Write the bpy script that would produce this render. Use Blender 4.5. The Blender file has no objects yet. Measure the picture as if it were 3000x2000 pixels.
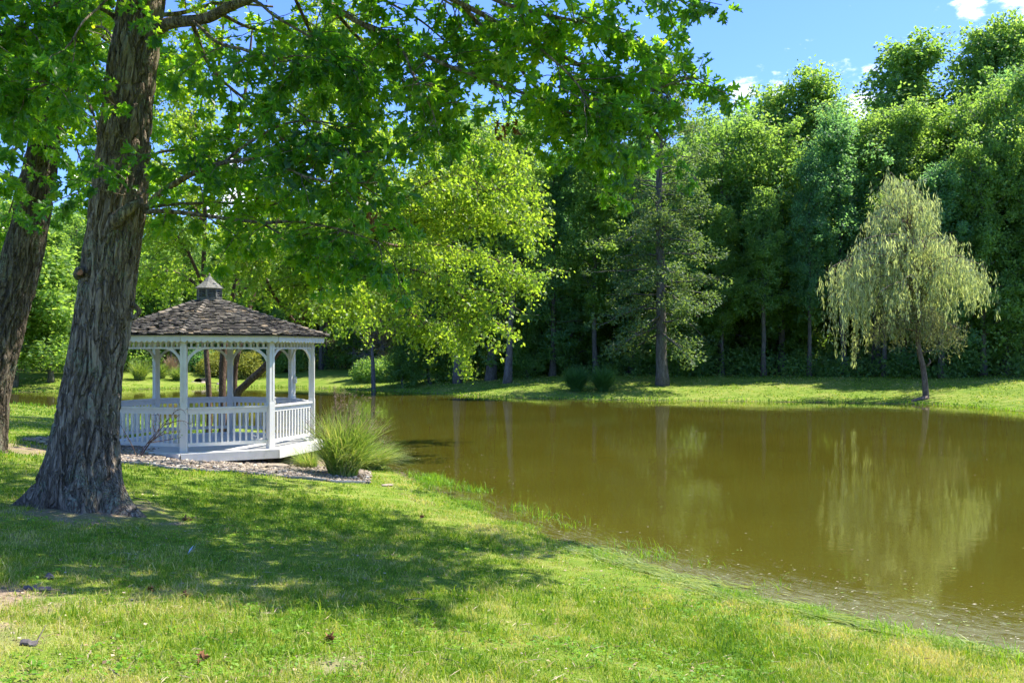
import bpy, math, random
import numpy as np
from mathutils import Vector, Matrix
R = math.radians
scene = bpy.context.scene
col = scene.collection
rng = np.random.default_rng(7)
random.seed(7)

# ------------------------------------------------------------------ camera, sky, sun, exposure
CAM_Z, F, HY = 2.6, 2757.0, 1024.5          # camera height over the water, focal length and horizon (3000 px wide picture)
cam = bpy.data.objects.new('camera', bpy.data.cameras.new('camera'))
col.objects.link(cam); scene.camera = cam
cam.location = (0, 0, CAM_Z); cam.rotation_euler = (R(90), 0, 0)
cam.data.sensor_width = 36; cam.data.lens = F / 3000 * 36
cam.data.shift_y = (HY - 1000) / 3000
cam.data.clip_start = .05; cam.data.clip_end = 3000

SUN_AZ, SUN_EL = 22.0, 58.0                 # azimuth measured from +X towards +Y
sv = Vector((math.cos(R(SUN_EL)) * math.cos(R(SUN_AZ)), math.cos(R(SUN_EL)) * math.sin(R(SUN_AZ)), math.sin(R(SUN_EL))))
sun = bpy.data.objects.new('sun', bpy.data.lights.new('sun', 'SUN'))
col.objects.link(sun)
sun.data.energy = 4.8; sun.data.angle = R(.5); sun.data.color = (1, .95, .86)
sun.rotation_euler = sv.to_track_quat('Z', 'Y').to_euler()
sun.location = sv * 60

w = bpy.data.worlds.new('World'); scene.world = w; w.use_nodes = True
nt = w.node_tree; nt.nodes.clear()
out = nt.nodes.new('ShaderNodeOutputWorld'); bg = nt.nodes.new('ShaderNodeBackground')
sky = nt.nodes.new('ShaderNodeTexSky'); sky.sky_type = 'NISHITA'; sky.sun_disc = False
sky.sun_elevation = R(SUN_EL); sky.sun_rotation = R(90 - SUN_AZ)
sky.altitude = 300; sky.air_density = 1.0; sky.dust_density = .6; sky.ozone_density = 2.2
tc = nt.nodes.new('ShaderNodeTexCoord')
def wmath(op, a, b=None, c=None):
    n = nt.nodes.new('ShaderNodeMath'); n.operation = op
    for i, v in enumerate((a, b, c)):
        if v is None: continue
        if isinstance(v, (int, float)): n.inputs[i].default_value = v
        else: nt.links.new(v, n.inputs[i])
    return n.outputs[0]
# small fair weather clouds: a noise over the sky's directions, let through near the cloud banks only
nz = nt.nodes.new('ShaderNodeTexNoise'); nz.inputs['Scale'].default_value = 26; nz.inputs['Detail'].default_value = 9; nz.inputs['Roughness'].default_value = .62
mp = nt.nodes.new('ShaderNodeMapping'); mp.inputs['Scale'].default_value = (1, 1, 2.2)
nt.links.new(tc.outputs['Generated'], mp.inputs['Vector']); nt.links.new(mp.outputs[0], nz.inputs['Vector'])
bank = None
for (px, py, rad) in ((2850, 14, .03), (2960, 8, .04), (3010, 20, .04), (2190, 280, .045), (2275, 290, .04), (2520, 320, .07), (700, 560, .09), (3300, -100, .1), (-800, 300, .3), (4200, 250, .3)):
    d = Vector(((px - 1500) / F, 1, (HY - py) / F)).normalized()
    vd = nt.nodes.new('ShaderNodeVectorMath'); vd.operation = 'DISTANCE'
    nt.links.new(tc.outputs['Generated'], vd.inputs[0]); vd.inputs[1].default_value = d
    mr = nt.nodes.new('ShaderNodeMapRange'); mr.inputs['From Min'].default_value = rad * .75; mr.inputs['From Max'].default_value = 0
    mr.inputs['To Min'].default_value = 0; mr.inputs['To Max'].default_value = 1
    nt.links.new(vd.outputs['Value'], mr.inputs['Value'])
    bank = mr.outputs[0] if bank is None else wmath('MAXIMUM', bank, mr.outputs[0])
dens = wmath('ADD', wmath('MULTIPLY', bank, .42), wmath('MULTIPLY', wmath('SUBTRACT', nz.outputs['Fac'], .5), 1.3))
mr = nt.nodes.new('ShaderNodeMapRange'); mr.interpolation_type = 'SMOOTHSTEP'
mr.inputs['From Min'].default_value = .17; mr.inputs['From Max'].default_value = .42
nt.links.new(dens, mr.inputs['Value'])
mx = nt.nodes.new('ShaderNodeMix'); mx.data_type = 'RGBA'
nt.links.new(mr.outputs[0], mx.inputs[0]); tint = nt.nodes.new('ShaderNodeMix'); tint.data_type = 'RGBA'; tint.blend_type = 'MULTIPLY'; tint.inputs[0].default_value = 1
tint.inputs[7].default_value = (.42, .57, 1.02, 1); nt.links.new(sky.outputs[0], tint.inputs[6])
nt.links.new(tint.outputs[2], mx.inputs[6]); mx.inputs[7].default_value = (5.2, 5.6, 6.4, 1)
nt.links.new(mx.outputs[2], bg.inputs[0]); nt.links.new(bg.outputs[0], out.inputs[0])
bg.inputs[1].default_value = .15

scene.view_settings.view_transform = 'Standard'; scene.view_settings.look = 'None'
scene.view_settings.gamma = 1; scene.view_settings.exposure = 1.25
cy = scene.cycles
cy.use_denoising = True; cy.max_bounces = 7; cy.diffuse_bounces = 4; cy.glossy_bounces = 3
cy.transmission_bounces = 5; cy.transparent_max_bounces = 8; cy.sample_clamp_indirect = 6
cy.caustics_reflective = False; cy.caustics_refractive = False
cy.use_adaptive_sampling = True; cy.adaptive_threshold = .02

# ------------------------------------------------------------------ helpers
def pix(x, y, Y):
    """a point of the picture (3000 px wide) at depth Y"""
    return np.array([(x - 1500) / F * Y, Y, CAM_Z + (HY - y) / F * Y])
def tag(o, label=None, cat=None, group=None, kind=None):
    if label: o['label'] = label
    if cat: o['category'] = cat
    if group: o['group'] = group
    if kind: o['kind'] = kind
    return o
def empty(name, loc=(0, 0, 0), label=None, cat=None, group=None):
    o = bpy.data.objects.new(name, None); col.objects.link(o); o.location = [float(v) for v in loc]
    o.empty_display_size = .3
    return tag(o, label, cat, group)
class MB:
    """collects polygons, numpy arrays allowed; build() makes one mesh object"""
    def __init__(s): s.v = []; s.f = []; s.n = 0
    def add(s, V, Fc):
        V = np.asarray(V, float).reshape(-1, 3)
        s.v.append(V)
        if isinstance(Fc, np.ndarray): s.f.append(Fc + s.n)
        else:
            for f in Fc: s.f.append(np.array([f]) + s.n)
        s.n += len(V); return s
    def mesh(s, name, mat, smooth=False):
        me = bpy.data.meshes.new(name)
        V = np.concatenate(s.v) if s.v else np.zeros((0, 3))
        me.vertices.add(len(V)); me.vertices.foreach_set('co', V.astype(np.float32).ravel())
        tot = np.concatenate([np.full(len(f), f.shape[1], np.int32) for f in s.f]) if s.f else np.zeros(0, np.int32)
        lv = np.concatenate([f.ravel() for f in s.f]).astype(np.int32)
        me.loops.add(len(lv)); me.loops.foreach_set('vertex_index', lv)
        me.polygons.add(len(tot))
        st = np.concatenate([[0], np.cumsum(tot)[:-1]]).astype(np.int32)
        me.polygons.foreach_set('loop_start', st)
        try: me.polygons.foreach_set('loop_total', tot)
        except Exception: pass
        me.update(calc_edges=True)
        if smooth: me.polygons.foreach_set('use_smooth', np.ones(len(tot), bool))
        else: me.polygons.foreach_set('use_smooth', np.zeros(len(tot), bool))
        me.materials.append(mat)
        return me
    def build(s, name, mat, parent=None, smooth=False):
        o = bpy.data.objects.new(name, s.mesh(name, mat, smooth)); col.objects.link(o)
        if parent is not None: o.parent = parent
        return o
    def box(s, c, size, rz=0, M=None):
        hx, hy, hz = size[0] / 2, size[1] / 2, size[2] / 2
        V = np.array([[x, y, z] for z in (-hz, hz) for x, y in ((-hx, -hy), (hx, -hy), (hx, hy), (-hx, hy))])
        if M is None:
            cs, sn = math.cos(rz), math.sin(rz)
            V = V @ np.array([[cs, sn, 0], [-sn, cs, 0], [0, 0, 1]])
        else: V = V @ np.array(M).T
        V = V + np.asarray(c, float)
        return s.add(V, np.array([[0, 3, 2, 1], [4, 5, 6, 7], [0, 1, 5, 4], [1, 2, 6, 5], [2, 3, 7, 6], [3, 0, 4, 7]]))
    def tube(s, P, r, k=6, caps=True):
        P = np.asarray(P, float); n = len(P); r = np.broadcast_to(np.asarray(r, float), (n,))
        T = np.gradient(P, axis=0); T /= np.linalg.norm(T, axis=1)[:, None] + 1e-9
        up = np.where(np.abs(T[:, 2:3]) > .9, [[1., 0, 0]], [[0, 0, 1.]])
        A = np.cross(T, up); A /= np.linalg.norm(A, axis=1)[:, None] + 1e-9
        for i in range(1, n):
            a = A[i - 1] - T[i] * np.dot(A[i - 1], T[i]); A[i] = a / (np.linalg.norm(a) + 1e-9)
        B = np.cross(T, A)
        th = np.arange(k) / k * 2 * np.pi
        V = P[:, None] + r[:, None, None] * (np.cos(th)[None, :, None] * A[:, None] + np.sin(th)[None, :, None] * B[:, None])
        i = np.arange(n - 1)[:, None] * k; j = np.arange(k)[None]
        Q = np.stack([i + j, i + (j + 1) % k, i + k + (j + 1) % k, i + k + j], -1).reshape(-1, 4)
        b0 = s.n
        s.add(V.reshape(-1, 3), Q)
        if caps:
            s.f.append(np.array([np.arange(k)[::-1]]) + b0); s.f.append(np.array([np.arange(k)]) + b0 + (n - 1) * k)
        return s
    def prism(s, poly, z0, z1):
        """poly: list of xy, counter-clockwise"""
        n = len(poly); P = np.asarray(poly, float)
        V = np.concatenate([np.c_[P, np.full(n, z0)], np.c_[P, np.full(n, z1)]])
        s.add(V, [list(range(n))[::-1], list(range(n, 2 * n))] + [[i, (i + 1) % n, n + (i + 1) % n, n + i] for i in range(n)])
        return s
def unit(v):
    v = np.asarray(v, float); return v / (np.linalg.norm(v, axis=-1, keepdims=True) + 1e-9)
def _hash(i, j, k, seed):
    h = (i * 374761393 + j * 668265263 + k * 2147483647 + seed * 974711) & 0xffffffff
    h = ((h ^ (h >> 13)) * 1274126177) & 0xffffffff
    h = h ^ (h >> 16)
    return (h & 0xffff) / 65535.0
def vnoise(p, seed=0):
    p = np.asarray(p, float); i0 = np.floor(p).astype(np.int64); f = p - i0; f = f * f * (3 - 2 * f)
    res = 0
    for dx in (0, 1):
        for dy in (0, 1):
            for dz in (0, 1):
                wgt = (f[..., 0] if dx else 1 - f[..., 0]) * (f[..., 1] if dy else 1 - f[..., 1]) * (f[..., 2] if dz else 1 - f[..., 2])
                res = res + wgt * _hash(i0[..., 0] + dx, i0[..., 1] + dy, i0[..., 2] + dz, seed)
    return res * 2 - 1
def fbm(p, seed=0, oct=3):
    return sum(vnoise(np.asarray(p) * 2 ** o, seed + o) * .5 ** o for o in range(oct))
def smooth_line(P, n=8, closed=False):
    P = np.asarray(P, float); m = len(P); o = []
    rngi = range(m if closed else m - 1)
    for i in rngi:
        p0 = P[(i - 1) % m] if closed or i > 0 else P[i]; p1 = P[i]; p2 = P[(i + 1) % m]
        p3 = P[(i + 2) % m] if closed or i + 2 < m else P[(i + 1) % m]
        for t in np.arange(n) / n:
            o.append(.5 * (2 * p1 + (p2 - p0) * t + (2 * p0 - 5 * p1 + 4 * p2 - p3) * t * t + (3 * p1 - p0 - 3 * p2 + p3) * t ** 3))
    if not closed: o.append(P[-1])
    return np.array(o)
def in_poly(x, y, poly):
    x = np.asarray(x, float); y = np.asarray(y, float); c = np.zeros(x.shape, bool); n = len(poly)
    for i in range(n):
        x1, y1 = poly[i]; x2, y2 = poly[(i + 1) % n]
        if y1 == y2: continue
        c ^= ((y1 > y) != (y2 > y)) & (x < (x2 - x1) * (y - y1) / (y2 - y1) + x1)
    return c

# ------------------------------------------------------------------ the pond's shoreline and the ground's height
SHORE = smooth_line([(4.31, 7.92), (3.23, 8.95), (1.92, 10.6), (.29, 13.5), (-1.25, 17.2), (-2.38, 19.9), (-3.2, 22), (-4.7, 24.5), (-6.4, 27.5),
    (-8.8, 31), (-11.7, 33.6), (-14.5, 35.7), (-20, 41.5), (-24.5, 45), (-33, 49), (-38, 53), (-34, 57), (-29, 58), (-24.8, 61.5), (-21.5, 64), (-18, 66),
    (-14.5, 64.8), (-10.9, 61.5), (-6.7, 58), (-1.6, 52.3), (3.5, 49.4), (8.7, 48), (14, 46.8), (19, 45.1), (20.8, 43), (21.6, 39.7), (23.5, 35),
    (25, 28), (24, 18), (20, 10.5), (14, 6.9), (9, 6.3), (6.2, 6.8)], 6, closed=True)
_A = SHORE; _B = np.roll(SHORE, -1, 0); _D = _B - _A; _L = (_D ** 2).sum(1) + 1e-12
def shore_dist(x, y):
    """signed distance to the shoreline, positive on land"""
    x = np.asarray(x, float); y = np.asarray(y, float); sh = x.shape; x = x.ravel(); y = y.ravel(); o = np.empty(len(x))
    for c in range(0, len(x), 4000):
        X = x[c:c + 4000, None]; Y = y[c:c + 4000, None]
        t = np.clip(((X - _A[:, 0]) * _D[:, 0] + (Y - _A[:, 1]) * _D[:, 1]) / _L, 0, 1)
        d = np.sqrt(((X - _A[:, 0] - t * _D[:, 0]) ** 2 + (Y - _A[:, 1] - t * _D[:, 1]) ** 2).min(1))
        cr = ((_A[:, 1] > Y) != (_B[:, 1] > Y)) & (X < _D[:, 0] * (Y - _A[:, 1]) / np.where(_D[:, 1] == 0, 1e-9, _D[:, 1]) + _A[:, 0])
        o[c:c + 4000] = np.where(cr.sum(1) % 2 == 1, -d, d)
    return o.reshape(sh)
SP = np.array([-30, -6, -2, -.6, 0, .4, 1, 2, 3, 4.3, 5.7, 7, 9, 13, 20, 40, 120, 800.])
ZP = np.array([-2, -1.2, -.5, -.16, 0, .05, .10, .20, .33, .48, .64, .78, .95, 1.12, 1.3, 2, 6, 20.])
def gz(x, y, fine=True):
    x = np.asarray(x, float); y = np.asarray(y, float)
    s = shore_dist(x, y)
    s = s + .12 * vnoise(np.stack([x * 1.3, y * 1.3, x * 0], -1), 3) + .05 * vnoise(np.stack([x * 4, y * 4, x * 0], -1), 5)
    z = np.interp(s, SP, ZP)
    near = np.clip((s - .2) / 2, 0, 1)
    hill = np.clip((s - 22) / 34, 0, 1.5) * np.clip((y - 56) / 12, 0, 1) * np.where(x < -14, .35, 1)
    z = z + 11 * hill
    z = z + near * (.03 * vnoise(np.stack([x * .7, y * .7, x * 0], -1), 9) + .012 * vnoise(np.stack([x * 3, y * 3, x * 0], -1), 11))
    return z
def gzf(x, y): return float(gz(np.array([x]), np.array([y]))[0])
def ground_at(x, y, y0=4.0, y1=90.0):
    """the ground point seen at picture point (x, y)"""
    Y = np.linspace(y0, y1, 700); X = (x - 1500) / F * Y; Z = CAM_Z - (y - HY) / F * Y
    below = np.where(Z <= np.maximum(gz(X, Y), 0))[0]
    i = below[0] if len(below) else len(Y) - 1
    return np.array([X[i], Y[i], max(gzf(X[i], Y[i]), 0)])
def to_px(P):
    P = np.asarray(P, float); return 1500 + F * P[..., 0] / P[..., 1], HY - F * (P[..., 2] - CAM_Z) / P[..., 1]

# ------------------------------------------------------------------ materials
def mat_new(name):
    m = bpy.data.materials.new(name); m.use_nodes = True; t = m.node_tree; t.nodes.clear()
    o = t.nodes.new('ShaderNodeOutputMaterial'); return m, t, o
class NT:
    def __init__(s, t): s.t = t
    def n(s, ty, **kw):
        nd = s.t.nodes.new(ty)
        for k, v in kw.items():
            if k in nd.inputs.keys(): 
                if hasattr(v, 'is_output'): s.t.links.new(v, nd.inputs[k])
                else: nd.inputs[k].default_value = v
            else: setattr(nd, k, v)
        return nd
    def l(s, a, b): s.t.links.new(a, b)
    def obj(s): return s.n('ShaderNodeTexCoord').outputs['Object']
    def noise(s, vec, scale, detail=3, rough=.5, mapscale=None, dist=0):
        if mapscale: 
            mp = s.n('ShaderNodeMapping'); mp.inputs['Scale'].default_value = mapscale; s.l(vec, mp.inputs[0]); vec = mp.outputs[0]
        nd = s.n('ShaderNodeTexNoise'); nd.inputs['Scale'].default_value = scale; nd.inputs['Detail'].default_value = detail
        nd.inputs['Roughness'].default_value = rough; nd.inputs['Distortion'].default_value = dist
        s.l(vec, nd.inputs['Vector']); return nd.outputs['Fac']
    def ramp(s, fac, stops, interp='LINEAR'):
        nd = s.n('ShaderNodeValToRGB'); cr = nd.color_ramp; cr.interpolation = interp
        while len(cr.elements) < len(stops): cr.elements.new(.5)
        for e, (p, c) in zip(cr.elements, stops): e.position = p; e.color = (*c, 1) if len(c) == 3 else c
        s.l(fac, nd.inputs[0]); return nd.outputs['Color']
    def mix(s, fac, a, b, blend='MIX'):
        nd = s.n('ShaderNodeMix'); nd.data_type = 'RGBA'; nd.blend_type = blend
        for i, v in ((0, fac), (6, a), (7, b)):
            if isinstance(v, (int, float)): nd.inputs[i].default_value = v
            elif isinstance(v, tuple): nd.inputs[i].default_value = (*v, 1) if len(v) == 3 else v
            else: s.l(v, nd.inputs[i])
        return nd.outputs[2]
    def rangef(s, v, a, b, c=0, d=1):
        nd = s.n('ShaderNodeMapRange'); nd.inputs[1].default_value = a; nd.inputs[2].default_value = b; nd.inputs[3].default_value = c; nd.inputs[4].default_value = d
        s.l(v, nd.inputs[0]); return nd.outputs[0]
    def math(s, op, a, b):
        nd = s.n('ShaderNodeMath', operation=op)
        for i, v in ((0, a), (1, b)):
            if isinstance(v, (int, float)): nd.inputs[i].default_value = v
            else: s.l(v, nd.inputs[i])
        return nd.outputs[0]
    def island(s): return s.n('ShaderNodeNewGeometry').outputs['Random Per Island']
    def bump(s, h, strength, dist):
        nd = s.n('ShaderNodeBump'); nd.inputs['Strength'].default_value = strength; nd.inputs['Distance'].default_value = dist
        s.l(h, nd.inputs['Height']); return nd.outputs[0]
def principled(k, color, rough=.6, spec=.4, normal=None):
    b = k.n('ShaderNodeBsdfPrincipled'); b.inputs['Roughness'].default_value = rough; b.inputs['Specular IOR Level'].default_value = spec
    if isinstance(color, tuple): b.inputs['Base Color'].default_value = (*color, 1)
    else: k.l(color, b.inputs['Base Color'])
    if normal is not None: k.l(normal, b.inputs['Normal'])
    return b
def leaf_mat(name, stops, trans=.45, tcol=1.5, rough=.45, spec=.35, warm=(1.25, 1.1, .45), oscale=.35, ovar=.5):
    """leaf: diffuse + gloss + light coming through; each leaf its own tone"""
    m, t, o = mat_new(name); k = NT(t)
    r = k.island(); nz = k.noise(k.obj(), oscale, 2)
    oi = k.n('ShaderNodeObjectInfo').outputs['Random']
    f = k.math('ADD', k.math('MULTIPLY', r, .55), k.math('MULTIPLY', k.rangef(nz, .3, .7), ovar * .6))
    f = k.math('ADD', f, k.math('MULTIPLY', oi, .15))
    c = k.ramp(f, stops)
    b = principled(k, c, rough, spec)
    tr = k.n('ShaderNodeBsdfTranslucent')
    tc_ = k.mix(1.0, c, tuple(v * tcol for v in warm), 'MULTIPLY')
    k.l(tc_, tr.inputs[0])
    ms = k.n('ShaderNodeMixShader'); ms.inputs[0].default_value = trans
    k.l(b.outputs[0], ms.inputs[1]); k.l(tr.outputs[0], ms.inputs[2]); k.l(ms.outputs[0], o.inputs[0])
    return m
M = {}
M['oak_leaf'] = leaf_mat('oak_leaf', [(0, (.018, .065, .022)), (.45, (.045, .125, .018)), (.8, (.09, .18, .016)), (1, (.15, .22, .022))], .64, 4.1, .32, .7, warm=(1.4, 1.1, .35), ovar=.9)
M['birch_leaf'] = leaf_mat('birch_leaf', [(0, (.08, .165, .025)), (.5, (.155, .26, .035)), (1, (.27, .36, .06))], .58, 2.2, .42, .45, oscale=.6)
M['wood_leaf'] = leaf_mat('wood_leaf', [(0, (.075, .165, .05)), (.5, (.14, .255, .075)), (1, (.24, .36, .115))], .55, 2.1, .5, .3, oscale=.3)
M['wood_leaf_yellow'] = leaf_mat('wood_leaf_yellow', [(0, (.085, .18, .045)), (.5, (.15, .265, .07)), (1, (.25, .36, .11))], .55, 2.1, .5, .3)
M['wood_leaf_blue'] = leaf_mat('wood_leaf_blue', [(0, (.07, .165, .075)), (.5, (.125, .25, .105)), (1, (.21, .35, .15))], .54, 2.0, .5, .3, warm=(1.1, 1.1, .6))
M['pinoak_leaf'] = leaf_mat('pinoak_leaf', [(0, (.06, .12, .045)), (.5, (.11, .19, .07)), (1, (.20, .28, .11))], .45, 1.7, .5, .3)
M['willow_leaf'] = leaf_mat('willow_leaf', [(0, (.19, .26, .12)), (.5, (.33, .40, .20)), (1, (.56, .62, .38))], .45, 1.6, .5, .3, warm=(1.15, 1.1, .55), oscale=.5)
M['dead_leaf'] = leaf_mat('dead_leaf', [(0, (.14, .11, .05)), (.5, (.24, .20, .09)), (1, (.3, .28, .12))], .35, 1.2, .7, .1, warm=(1.1, 1, .6))
M['shrub_yellow'] = leaf_mat('shrub_yellow', [(0, (.16, .2, .04)), (.5, (.26, .3, .06)), (1, (.36, .36, .1))], .4, 1.4, .6, .2)
M['reed_leaf'] = leaf_mat('reed_leaf', [(0, (.10, .19, .04)), (.5, (.2, .30, .07)), (1, (.38, .42, .18))], .4, 1.4, .5, .3, oscale=2)
M['reed_green'] = leaf_mat('reed_green', [(0, (.035, .11, .03)), (.5, (.075, .19, .045)), (1, (.15, .28, .08))], .35, 1.5, .5, .3, oscale=1)
M['clump_leaf'] = leaf_mat('clump_leaf', [(0, (.07, .16, .025)), (.4, (.2, .34, .06)), (.75, (.40, .46, .18)), (1, (.62, .54, .34))], .42, 1.35, .45, .4, oscale=2.2)
M['plume'] = leaf_mat('plume', [(0, (.22, .15, .11)), (1, (.42, .32, .22))], .3, 1.2, .7, .1, warm=(1, .9, .7))
M['weed'] = leaf_mat('weed', [(0, (.10, .24, .02)), (.6, (.19, .36, .03)), (1, (.32, .42, .08))], .45, 1.5, .5, .3, oscale=1)

def bark_mat(name, c0, c1, c2, lichen=0, scale=9, zs=.16, bump=.9, dist=.02, moss=0):
    m, t, o = mat_new(name); k = NT(t); v = k.obj()
    a = k.noise(v, scale, 5, .65, (1, 1, zs), 1.2); b = k.noise(v, scale * 3.2, 4, .6, (1, 1, .35))
    f = k.math('ADD', k.math('MULTIPLY', a, .65), k.math('MULTIPLY', b, .35))
    c = k.ramp(f, [(.33, c0), (.5, c1), (.68, c2)])
    if lichen:
        ln = k.noise(v, 2.6, 8, .8, (1, 1, .7)); l2 = k.noise(v, 34, 4, .7)
        mask = k.math('MULTIPLY', k.rangef(ln, .545 - lichen * .03, .60 - lichen * .03), k.rangef(l2, .46, .56))
        c = k.mix(mask, c, k.ramp(l2, [(.3, (.17, .19, .11)), (.7, (.30, .32, .20))]))
    if moss:
        mn = k.noise(v, 2.0, 4); c = k.mix(k.rangef(mn, .45, .7, 0, moss), c, (.05, .08, .03))
    n = k.bump(f, bump, dist * 1.5)
    if lichen:      # deep furrows between the bark plates
        cn = k.noise(v, scale * .75, 3, .6, (1, 1, zs * 1.1), .8); ab = k.math('ABSOLUTE', k.math('SUBTRACT', cn, .5), 0.0)
        bn = k.n('ShaderNodeBump'); bn.inputs['Strength'].default_value = 1; bn.inputs['Distance'].default_value = .045
        k.l(k.rangef(ab, 0, .07), bn.inputs['Height']); k.l(n, bn.inputs['Normal']); n = bn.outputs[0]
    p = principled(k, c, .9, .15, n); k.l(p.outputs[0], o.inputs[0]); return m
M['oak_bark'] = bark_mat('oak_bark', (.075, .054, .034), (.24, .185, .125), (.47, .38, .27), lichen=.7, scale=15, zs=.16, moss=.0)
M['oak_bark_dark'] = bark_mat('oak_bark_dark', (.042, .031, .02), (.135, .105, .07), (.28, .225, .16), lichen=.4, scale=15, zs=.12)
M['birch_bark'] = bark_mat('birch_bark', (.035, .022, .016), (.11, .07, .05), (.24, .17, .13), scale=14, zs=.5)
M['wood_bark'] = bark_mat('wood_bark', (.05, .042, .034), (.13, .115, .095), (.26, .235, .20), scale=8, zs=.2, moss=.4)
M['pale_bark'] = bark_mat('pale_bark', (.045, .04, .034), (.13, .118, .10), (.26, .24, .21), scale=7, zs=.3)
M['twig'] = bark_mat('twig', (.05, .04, .03), (.12, .1, .08), (.22, .19, .16), scale=20, bump=.3, dist=.005)

def paint_mat():
    m, t, o = mat_new('white_paint'); k = NT(t); v = k.obj()
    a = k.noise(v, 5, 4, .6); b = k.noise(v, 45, 3, .6, (1, 1, .12)); d = k.noise(v, 2.2, 6, .75)
    c = k.ramp(a, [(.3, (.63, .61, .55)), (.7, (.72, .70, .64))])
    c = k.mix(k.rangef(d, .55, .74, 0, .75), c, (.42, .44, .35))
    c = k.mix(k.rangef(b, .62, .8, 0, .4), c, (.42, .40, .36))
    p = principled(k, c, .55, .35, k.bump(b, .25, .004)); k.l(p.outputs[0], o.inputs[0]); return m
M['paint'] = paint_mat()
def shingle_mat():
    m, t, o = mat_new('cedar_shake'); k = NT(t); v = k.obj()
    r = k.island(); a = k.noise(v, 26, 4, .7, (1, 1, 1), .5); d = k.noise(v, 2, 4)
    c = k.ramp(r, [(0, (.030, .028, .026)), (.35, (.065, .058, .051)), (.65, (.13, .115, .098)), (.88, (.23, .20, .165)), (1, (.34, .25, .16))])
    c = k.mix(k.rangef(a, .35, .7, 0, .75), c, (.07, .06, .055))
    c = k.mix(k.rangef(d, .5, .75, 0, .4), c, (.13, .13, .125))
    p = principled(k, c, .85, .2, k.bump(a, .8, .006)); k.l(p.outputs[0], o.inputs[0]); return m
M['shake'] = shingle_mat()
def grey_wood():
    m, t, o = mat_new('weathered_wood'); k = NT(t); v = k.obj()
    a = k.noise(v, 30, 4, .6, (1, 1, .3)); c = k.ramp(a, [(.3, (.10, .095, .085)), (.7, (.25, .24, .22))])
    p = principled(k, c, .8, .2, k.bump(a, .5, .004)); k.l(p.outputs[0], o.inputs[0]); return m
M['greywood'] = grey_wood()
def flat_mat(name, c, rough=.6, var=.25, scale=12, spec=.3):
    m, t, o = mat_new(name); k = NT(t); v = k.obj(); a = k.noise(v, scale, 4, .6)
    cc = k.ramp(a, [(.3, tuple(x * (1 - var) for x in c)), (.7, tuple(min(1, x * (1 + var)) for x in c))])
    p = principled(k, cc, rough, spec, k.bump(a, .3, .005)); k.l(p.outputs[0], o.inputs[0]); return m
M['dark_wood'] = flat_mat('dark_wood', (.10, .07, .04))
M['black'] = flat_mat('black_plastic', (.012, .012, .013), .5)
M['edging'] = flat_mat('edging_plastic', (.16, .17, .18), .5, .3)
M['rusty'] = flat_mat('dead_leaf_brown', (.22, .10, .04), .8, .4, 40)
M['barkchip'] = flat_mat('bark_chip', (.14, .12, .11), .9, .4, 25)
M['stone_figure'] = flat_mat('figure_stone', (.42, .41, .37), .8, .3, 40)
M['cut_wood'] = flat_mat('cut_wood', (.30, .13, .06), .8, .3, 30)
def stone_mat(name, lo, hi):
    m, t, o = mat_new(name); k = NT(t); v = k.obj(); r = k.island(); a = k.noise(v, 30, 4, .6)
    c = k.ramp(r, [(0, lo), (.3, tuple((x * .6 + y * .4) for x, y in zip(lo, hi))), (.65, (.34, .27, .20)), (.85, hi), (1, (.52, .48, .42))])
    c = k.mix(k.rangef(a, .4, .75, 0, .5), c, (.2, .17, .13))
    p = principled(k, c, .8, .2, k.bump(a, .4, .006)); k.l(p.outputs[0], o.inputs[0]); return m
M['gravel'] = stone_mat('gravel', (.15, .12, .095), (.46, .38, .29))
M['rock'] = stone_mat('rock', (.2, .18, .15), (.5, .45, .38))

def ground_mat():
    m, t, o = mat_new('lawn_ground'); k = NT(t); v = k.obj()
    big = k.noise(v, .35, 4, .6); mid = k.noise(v, 2.2, 4, .65); fin = k.noise(v, 28, 4, .7); vf = k.noise(v, 90, 2, .6)
    f = k.math('ADD', k.math('MULTIPLY', mid, .6), k.math('MULTIPLY', big, .4))
    grass = k.ramp(f, [(.36, (.08, .16, .012)), (.5, (.16, .23, .022)), (.64, (.30, .30, .08))])
    grass = k.mix(k.rangef(fin, .35, .7, 0, .7), grass, k.ramp(vf, [(.3, (.05, .10, .01)), (.7, (.26, .30, .07))]))
    at = k.n('ShaderNodeAttribute', attribute_name='zone')
    sep = k.n('ShaderNodeSeparateColor'); k.l(at.outputs['Color'], sep.inputs[0])
    mud = k.ramp(fin, [(.3, (.06, .045, .025)), (.7, (.14, .11, .07))])
    dirt = k.ramp(fin, [(.3, (.16, .11, .07)), (.5, (.27, .20, .13)), (.75, (.40, .32, .22))])
    litter = k.ramp(fin, [(.3, (.03, .025, .015)), (.7, (.09, .065, .04))])
    c = k.mix(sep.outputs[0], grass, mud)
    dm = k.math('MULTIPLY', sep.outputs[1], k.rangef(mid, .35, .6, .5, 1.3))
    c = k.mix(k.math('MINIMUM', dm, 1.0), c, dirt)
    c = k.mix(sep.outputs[2], c, litter)
    p = principled(k, c, .95, .1, k.bump(fin, .8, .03)); k.l(p.outputs[0], o.inputs[0]); return m
M['ground'] = ground_mat()
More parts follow.
